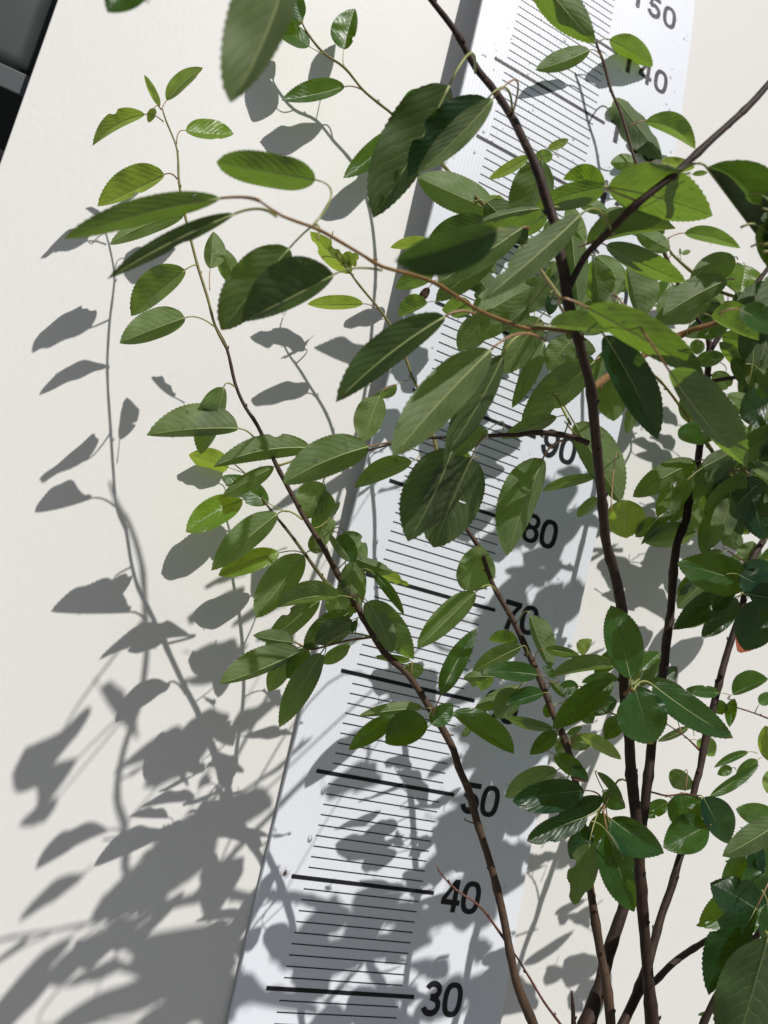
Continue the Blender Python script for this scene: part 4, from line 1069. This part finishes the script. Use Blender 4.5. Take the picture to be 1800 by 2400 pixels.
00 5101 1914 5444 1382 137 121 0 49.4 0.3 u - - f
00 3066 2072 3437 1855 111 97 0 30.6 0.1 u - - f
00 3151 1312 3419 1585 104 99 0 30.5 0.3 u - - f
00 5650 2873 5853 3116 84 80 0 40.3 0.2 u - - f
00 6465 2621 6293 2932 79 69 0 43.2 0.1 u - - f
00 5855 2977 5498 3206 87 74 0 37.5 0.4 u - - f
00 6164 3372 6328 3679 72 63 0 42.4 0.2 u - - f
00 5840 2014 5651 2543 159 148 0 44.5 0.3 u - - f
00 6009 2568 6345 2669 85 75 0 43.0 0.1 u - - f
00 5953 3428 5666 3241 76 75 0 40.9 0.2 u - - f
00 6271 3330 5939 3566 111 95 0 42.6 0.2 u - - f
00 6548 2973 6929 3055 72 66 0 47.9 0.2 u - - f
00 5885 2961 5402 3083 135 127 0 41.4 0.2 u - - f
00 5525 2289 5308 1902 118 112 0 46.6 0.2 u - - f
00 6479 3442 6323 3155 98 81 0 43.9 0.1 u - - f
00 5873 3515 5822 3835 91 79 0 40.4 -0.1 t - - f
00 5724 2412 6082 2753 109 94 0 43.5 0.1 u - - f
00 5534 2624 6018 2242 171 169 0 45.9 0.4 u - - f
00 6358 2967 6256 3282 71 65 0 42.6 0.3 u - - f
00 5709 3112 5865 3469 97 82 0 42.7 0.4 u - - f
00 5427 3269 5417 3687 124 111 0 35.5 0.4 u - - f
00 5790 2018 5380 2262 138 132 0 45.6 0.1 u - - f
00 5132 2593 5568 2976 128 119 0 45.3 0.4 u - - f
00 6517 1926 6014 2193 110 93 0 45.0 0.4 u - - f
00 6504 2054 6646 2552 136 134 0 45.6 0.4 u - - f
'''

# ------------------------------------------------------------------ the shrub
shrub = bpy.data.objects.new('serviceberry_shrub', None); scene.collection.objects.link(shrub)
ROOT = at(1490.0, 2560.0, 22.0)
ROOT[1] = 2.0
shrub.location = W(ROOT)
shrub['label'] = 'tall leafy shrub with dark stems and serrated green leaves before the measuring board'
shrub['category'] = 'shrub'
inv = Matrix.Translation(-Vector(W(ROOT)))

def tile_xy(t, x, y):
    return int(t[1]) * 600 + float(x) / 2.765, int(t[0]) * 600 + float(y) / 2.765

TOGROUND = {'left_stem', 'near_stem', 'main_stem', 'second_trunk', 'third_trunk', 'broken_stub', 'thin_back_twig', 'corner_branch'}
THICK = {'left_stem', 'near_stem', 'main_stem', 'second_trunk', 'third_trunk', 'right_fork', 'second_fork', 'cross_branch', 'corner_branch', 'right_low_branch'}
stems = []                                                    # (object, px points, 3-D points, depths)
for si, line in enumerate(l for l in STEMS.strip().splitlines() if not l.startswith('#')):
    head, pts = line.split('|')
    nm, mat = head.split()
    rows = []; px = []
    for p in pts.split(';'):
        tl, x, y, w, h = p.split()
        u, v = tile_xy(tl, x, y)
        P = at(u, v, float(h))
        rows.append([*P, float(w) / 2.765 / 2 / pxcm(P)]); px.append((u, v, float(h)))
    if nm in TOGROUND and px[0][1] > px[-1][1]:
        rows.reverse(); px.reverse()
    if nm in TOGROUND:                                        # carry the stem down to the soil below the frame
        a = np.array(rows[-1])
        tg_ = a[:3] - np.array(rows[-2])[:3]; tg_ /= np.linalg.norm(tg_)
        rows.append([*(a[:3] + tg_ * 3.5), a[3]]); rows.append([*(a[:3] + tg_ * 7), a[3]]); a = np.array(rows[-1])
        foot = np.array([ROOT[0] + (a[0] - ROOT[0]) * .35, ROOT[1], ROOT[2] + (a[2] - ROOT[2]) * .5, a[3] * 1.25])
        rows.append(list(a + (foot - a) * .45)); rows.append(list(foot))
    S = spline(rows, 0.7)
    rs = np.random.RandomState(si)
    n = len(S)
    # slight waviness, swollen nodes
    r = S[:, 3] * (1 + 0.05 * np.convolve(rs.normal(size=n + 4), np.ones(5) / 5, 'valid')[:n] * 2)
    step = max(4, int(5.5 / 0.7))
    for k in range(rs.randint(2, 6), n, step):
        r[k] *= 1.0 + rs.uniform(.08, .2)
    V, F = tube(S[:, :3], r, 12, 0.04, si)
    # little bud scars and buds along the stem
    V = list(V); F = list(F)
    if nm not in ('bare_twig',):
        for k in range(rs.randint(3, 8), n - 2, rs.randint(6, 10)):
            tg = S[min(k + 1, n - 1), :3] - S[k - 1, :3]; tg /= np.linalg.norm(tg)
            a = np.cross(tg, rs.normal(size=3)); a /= np.linalg.norm(a)
            rr_ = r[k]; c0 = S[k, :3] + a * rr_ * .85
            tip = c0 + a * (.10 + rr_ * .35) - tg * (.22 + rr_ * .3) * (1 if S[0, 1] > S[-1, 1] else 1)
            bv, bf = tube([c0 + tg * .05, c0 + a * .03, (c0 + tip) / 2 + a * .03, tip], [.02, .06 + rr_ * .15, .045 + rr_ * .1, .006], 6)
            o_ = len(V); V += list(bv); F += [tuple(i + o_ for i in f) for f in bf]
    if nm == 'bare_twig':
        for k in (3, 9, 14):
            if k < n:
                c0 = S[k, :3]; tip = c0 + np.array([-.25, -.35, -.1])
                bv, bf = tube([c0, (c0 * .6 + tip * .4), tip], [.07, .10, .01], 6)
                o_ = len(V); V += list(bv); F += [tuple(i + o_ for i in f) for f in bf]
    me = mesh('stem', Wv(np.array(V)), F, [BARK[mat]])
    o = link('stem' if nm in THICK else ('broken_stub' if nm == 'broken_stub' else 'twig'), me, shrub)
    o.matrix_parent_inverse = inv
    if nm == 'bare_twig': o['label'] = 'thin bare reddish twig with buds'
    if nm == 'broken_stub': o['label'] = 'short dark broken stub of a cut stem'
    stems.append((o, np.array([(p[0], p[1]) for p in px]), S[:, :3], px))

def stem_near_px(u, v):
    best = (1e9, 0, None)
    for o, P2, S, px in stems:
        a = P2[:-1]; b_ = P2[1:]; d = b_ - a; q_ = np.array([u, v])
        tt = np.clip(((q_ - a) * d).sum(1) / ((d * d).sum(1) + 1e-9), 0, 1)
        e = np.linalg.norm(a + d * tt[:, None] - q_, axis=1); i = int(np.argmin(e))
        if e[i] < best[0]: best = (e[i], px[i][2] + (px[i + 1][2] - px[i][2]) * tt[i], o)
    return best

def stem_near_3d(P):
    best = (1e9, None, None)
    for o, P2, S, px in stems:
        e = np.linalg.norm(S - P, axis=1); i = int(np.argmin(e))
        if e[i] < best[0]: best = (e[i], o, S[i])
    return best

drops = []                                                    # candidate positions for beads (cm)
NU, NV = 44, 6

def make_leaf(idx, bx, by, tx, ty, wl, wr, c, h, g, side, node, flags):
    rl = random.Random(idx * 31 + 5)
    base = np.array([bx, by]); tip = np.array([tx, ty]); d = tip - base; Lp = np.linalg.norm(d); dn = d / Lp
    left = np.array([dn[1], -dn[0]])
    cpp = 1.0 / pxcm(at((bx + tx) / 2, (by + ty) / 2, h))
    um = rl.uniform(.40, .50); pw0, pq0, pw1, pq1 = rl.uniform(2.1, 2.7), rl.uniform(.52, .68), rl.uniform(1.9, 2.4), rl.uniform(.78, .95)
    if 'o' in flags: pw0, pq0, pw1, pq1 = 3.4, .62, 3.0, .72
    cup, asym = rl.uniform(.22, .46), rl.uniform(-.14, .14)
    c += rl.uniform(-.03, .03) * Lp
    wl *= 1.13; wr *= 1.13
    if side == 'u' and g > 0:
        g = g * .5 if g < .65 else 1.1 + (g - .7) * 1.6
    full = max(abs(wl), abs(wr))
    us = np.linspace(0, 1, NU + 1); us = us ** 1.02
    cols = [-1, -.96, -.72, -.48, -.24, -.06, 0, .06, .24, .48, .72, .96, 1]
    young = 'y' in flags
    mm = re.search(r'l(-?[\d.]+)', flags)                     # depth lost from base to tip, where the shadow tells it
    ndroop = rl.uniform(-.2, .9)
    ph1, ph2 = rl.uniform(0, 6.28), rl.uniform(0, 6.28)
    bites = []
    nb = 3 if 'k' in flags else (1 if rl.random() < .16 else 0)
    for _ in range(nb):
        bites.append((rl.choice((-1, 1)), rl.uniform(.3, .92), rl.uniform(.03, .07) * (1.5 if 'k' in flags else 1), rl.uniform(.15, .35) * (1.6 if 'k' in flags else 1)))
    V = []; UV = []
    for i, u in enumerate(us):
        s0 = (u - um) / (um if u < um else 1 - um)
        w = max(0.0, 1 - abs(s0) ** pw0) ** pq0 if u < um else max(0.0, 1 - abs(s0) ** pw1) ** pq1
        w = max(w, .012)
        mid = base + d * u + left * c * 4 * u * (1 - u)
        tooth = (1.0 + 0.036 * (i % 2) * min(1, u * 6)) if 1 < i < NU - 1 else 1.0
        for vv in cols:
            sd = wl if vv < 0 else wr
            av = abs(vv)
            ww = w * abs(sd)
            kk = 1.0
            for (bs, bu, bw, bd) in bites:
                if bs * vv > 0: kk -= bd * math.exp(-((u - bu) / bw) ** 4)
            e = av * kk * (tooth if av == 1 else 1.0)
            # forward sweep of the tooth
            sw = dn * (0.012 * Lp * (i % 2) if av == 1 and 1 < i < NU - 1 else 0)
            sgn = (1 if vv < 0 else -1) * (1 if sd >= 0 else -1)
            P = mid + left * sgn * ww * e + sw
            # depth
            dyl = -(mid[1] - base[1]) * cpp
            dyc = -(left[1] * sgn * ww * e) * cpp
            if mm: dep = h - float(mm.group(1)) * u
            else:
                ga = g * (.28 if g > 1 else .7)
                dep = h + max(-4.0, min(4.0, ga * (dyl + (ty - by) * cpp * .5)))
            dep += max(-3.4, min(3.4, g * dyc))
            vis = abs(sd) / full
            fold = (math.sqrt(max(0.0, 1 - vis * vis)) * .55 * full + (cup + asym * (1 if vv > 0 else -1)) * ww) * cpp * w
            if sd < 0: fold = (.30 * full + .35 * abs(sd)) * cpp * w
            if 'p' in flags: fold = (.16 * ww if sd < 0 else -.30 * ww) * cpp
            s_ = -1 if side == 'u' else 1
            dep += s_ * fold * (av ** 1.25) * (1 if av else 0)
            dep -= ndroop * u * u
            dep += (.10 * math.sin(u * 17 + ph1) + .16 * math.sin(u * 7 + ph2 + vv * 2)) * av * w * full * cpp * .6
            V.append((P[0], P[1], dep)); UV.append((u, vv))
    A = np.array(V); V3 = at(A[:, 0], A[:, 1], A[:, 2])
    nc = len(cols); F = []; MI = []
    hole = None
    if 'h' in flags: hole = (20, 3)
    for i in range(NU):
        for j in range(nc - 1):
            if hole and i == hole[0] and j in (hole[1],): continue
            p = i * nc + j
            f = (p, p + nc, p + nc + 1, p + 1)
            if side == 't': f = f[::-1]
            F.append(f); MI.append(0)
    V3 = list(V3); UV = list(UV)
    jm = cols.index(0)
    midline = np.array([V3[i * nc + jm] for i in range(NU + 1)])
    # raised midrib on the underside
    q0 = midline[:-2:3]
    nrm = np.cross(V3[(NU // 2) * nc + jm + 2] - V3[(NU // 2) * nc + jm - 2], midline[NU // 2 + 2] - midline[NU // 2 - 2])
    nrm /= np.linalg.norm(nrm) + 1e-9
    tocam = CAM - midline[NU // 2]; nrm *= np.sign(nrm @ tocam)
    under = nrm if side == 'u' else -nrm
    rad = np.linspace(.064, .016, len(q0)) * min(1.3, max(.55, Lp * cpp / 7))
    mv, mf = tube(q0 + under * .022, rad, 5)
    o_ = len(V3); V3 += list(mv); UV += [(.5, 0)] * len(mv); F += [tuple(x + o_ for x in f) for f in mf]; MI += [1] * len(mf)
    # petiole
    Bp = midline[0]; ldir = (midline[3] - midline[0]); ldir /= np.linalg.norm(ldir)
    par = None
    if node is not None:
        e, hn, so = stem_near_px(*node)
        hN = hn if e < 26 else h
        Np = at(node[0], node[1], hN); par = so if e < 26 else None
    else:
        e, so, Sp = stem_near_3d(Bp)
        par = so
        Np = Sp if e < 2.6 else Bp - ldir * rl.uniform(.9, 1.6) + np.array([0, .5, .3])
    Lq = np.linalg.norm(Np - Bp)
    ctl = Bp - ldir * Lq * .5
    ts = np.linspace(0, 1, 9)[:, None]
    pet = (1 - ts) ** 2 * Bp + 2 * ts * (1 - ts) * ctl + ts ** 2 * Np
    pr = np.linspace(.060, .088, 9) * min(1.25, max(.6, Lp * cpp / 7))
    mv, mf = tube(pet, pr, 6)
    o_ = len(V3); V3 += list(mv); UV += [(.5, 0)] * len(mv); F += [tuple(x + o_ for x in f) for f in mf]; MI += [2] * len(mf)
    if par is None: par = stem_near_3d(Np)[1]
    mats = [M_DEAD if side == 'd' else (M_YOUNG if young else (M_MATURE_SHADED if 'z' in flags else M_LEAF)), M_RIB, M_PET_R if (idx % 3 == 0 and (bx > 850 or by < 700)) or young else M_PET_Y]
    if 'f' in flags:
        fill_parts.append((np.array(V3), F, UV, MI)); return None
    me = mesh('leaf', Wv(np.array(V3)), F, mats, UV, MI)
    o = link('leaf', me, par)
    if side == 'd': o['label'] = 'dead brown leaf scrap'
    # beads of rain
    if side != 'd' and 'f' not in flags and h < 47 and full * cpp > .5:
        for _ in range(rl.choice((0, 2, 3, 5, 8))):
            i = rl.randrange(6, NU - 6); j = rl.randrange(1, nc - 1)
            drops.append((np.array(V3[i * nc + j]), rl.choice((.045, .06, .07, .09, .13)) * rl.uniform(.8, 1.2), nrm))
        if rl.random() < .25:
            i = rl.randrange(12, NU - 4); jj = max((0, nc - 1), key=lambda j: V3[i * nc + j][1])
            drops.append((np.array(V3[i * nc + jj]) + np.array([0, .08, 0]), .12, None))
    return o

fill_parts = []
li = 0
for line in LEAVES.strip().splitlines():
    f = line.split()
    if not f: continue
    tl = f[0]; nums = [float(x) for x in f[1:10]]
    bx, by = tile_xy(tl, nums[0], nums[1]); tx, ty = tile_xy(tl, nums[2], nums[3])
    wl, wr, c = nums[4] / 2.765, nums[5] / 2.765, nums[6] / 2.765
    h, g = nums[7], nums[8]
    side = f[10]; node = None
    if len(f) > 11 and f[11] != '-': node = tile_xy(tl, f[11], f[12])
    flags = f[13] if len(f) > 13 else ''
    if side == 'T': side, g = 't', .9
    if tl == '00' and li < 6: flags = flags.replace('-', '') + 'y'
    make_leaf(li, bx, by, tx, ty, wl, wr, c, h, g, side, node, flags)
    li += 1

# the crowd of leaves behind the front ones and beyond the right edge of the view
for part in range(4):
    V = []; F = []; UV = []; MI = []
    for v_, f_, u_, m_ in fill_parts[part::4]:
        o_ = len(V); V += list(Wv(v_)); UV += list(u_); F += [tuple(i + o_ for i in f) for f in f_]; MI += list(m_)
    o = link('inner_foliage', mesh('inner_foliage', V, F, [M_MATURE_SHADED if part % 2 else M_LEAF, M_RIB, M_PET_Y], UV, MI), shrub, kind='stuff')
    o.matrix_parent_inverse = inv

# beads of rain on the leaves, joined
V = []; F = []
for p, r, n in drops:
    if n is None:
        blob(V, F, p, r, .85, 1.25, .85, 10, 6)
    else:
        blob(V, F, p + n * r * .25, r, 1, 1, 1, 8, 5)
o = link('rain_beads', mesh('beads', V, F, [M_WATER]), shrub, kind='stuff'); o.matrix_parent_inverse = inv

# terracotta tag behind the leaves on the right
def ring_pts(px, h):
    return [at(x, y, h) for x, y in px]
tp = [tile_xy('22', x, y) for x, y in ((1458, 706), (1478, 690), (1530, 700), (1550, 900), (1480, 914), (1458, 900), (1447, 830))]
fr_, bk_ = ring_pts(tp, 19.5), ring_pts(tp, 19.1)
n = len(tp); V = [W(p) for p in fr_ + bk_]
F = [tuple(range(n)), tuple(range(n, 2 * n))[::-1]] + [(i, n + i, n + (i + 1) % n, (i + 1) % n) for i in range(n)]
link('plant_tag', mesh('plant_tag', V, F, [M_TAG], smooth=False), label='terracotta orange plastic plant tag tucked behind a dark leaf at the right', category='plant tag')

# tiny spider at the end of the 40 line
c = np.array([-0.75, -40.25, float(ruler_zc(-40.25))])
V = []; F = []
blob(V, F, c + np.array([0, 0, -.14]), .15, 1, 1.25, .8, 8, 6)
blob(V, F, c + np.array([.04, -.22, -.13]), .09, 1, 1, .8, 8, 5)
body = mesh('body', V, F, [M_BUG])
sp_ = bpy.data.objects.new('spider', None); scene.collection.objects.link(sp_); sp_.location = W(c)
sp_['label'] = 'tiny brown spider sitting at the left end of the line marked 40'; sp_['category'] = 'spider'
inv2 = Matrix.Translation(-Vector(W(c)))
o = link('body', body, sp_); o.matrix_parent_inverse = inv2
for k, (ax, ay) in enumerate(((.55, -.35), (.6, .0), (.5, .3), (.3, .45), (-.5, -.4), (-.45, -.05), (-.4, .3), (-.1, -.6))):
    q_ = [c + np.array([0, -.05, -.14]), c + np.array([ax * .55, ay * .55, -.26]), c + np.array([ax, ay, -.01])]
    v_, f_ = tube(q_, [.022, .018, .008], 5)
    o = link('leg', mesh('leg', Wv(v_), f_, [M_BUG]), sp_); o.matrix_parent_inverse = inv2
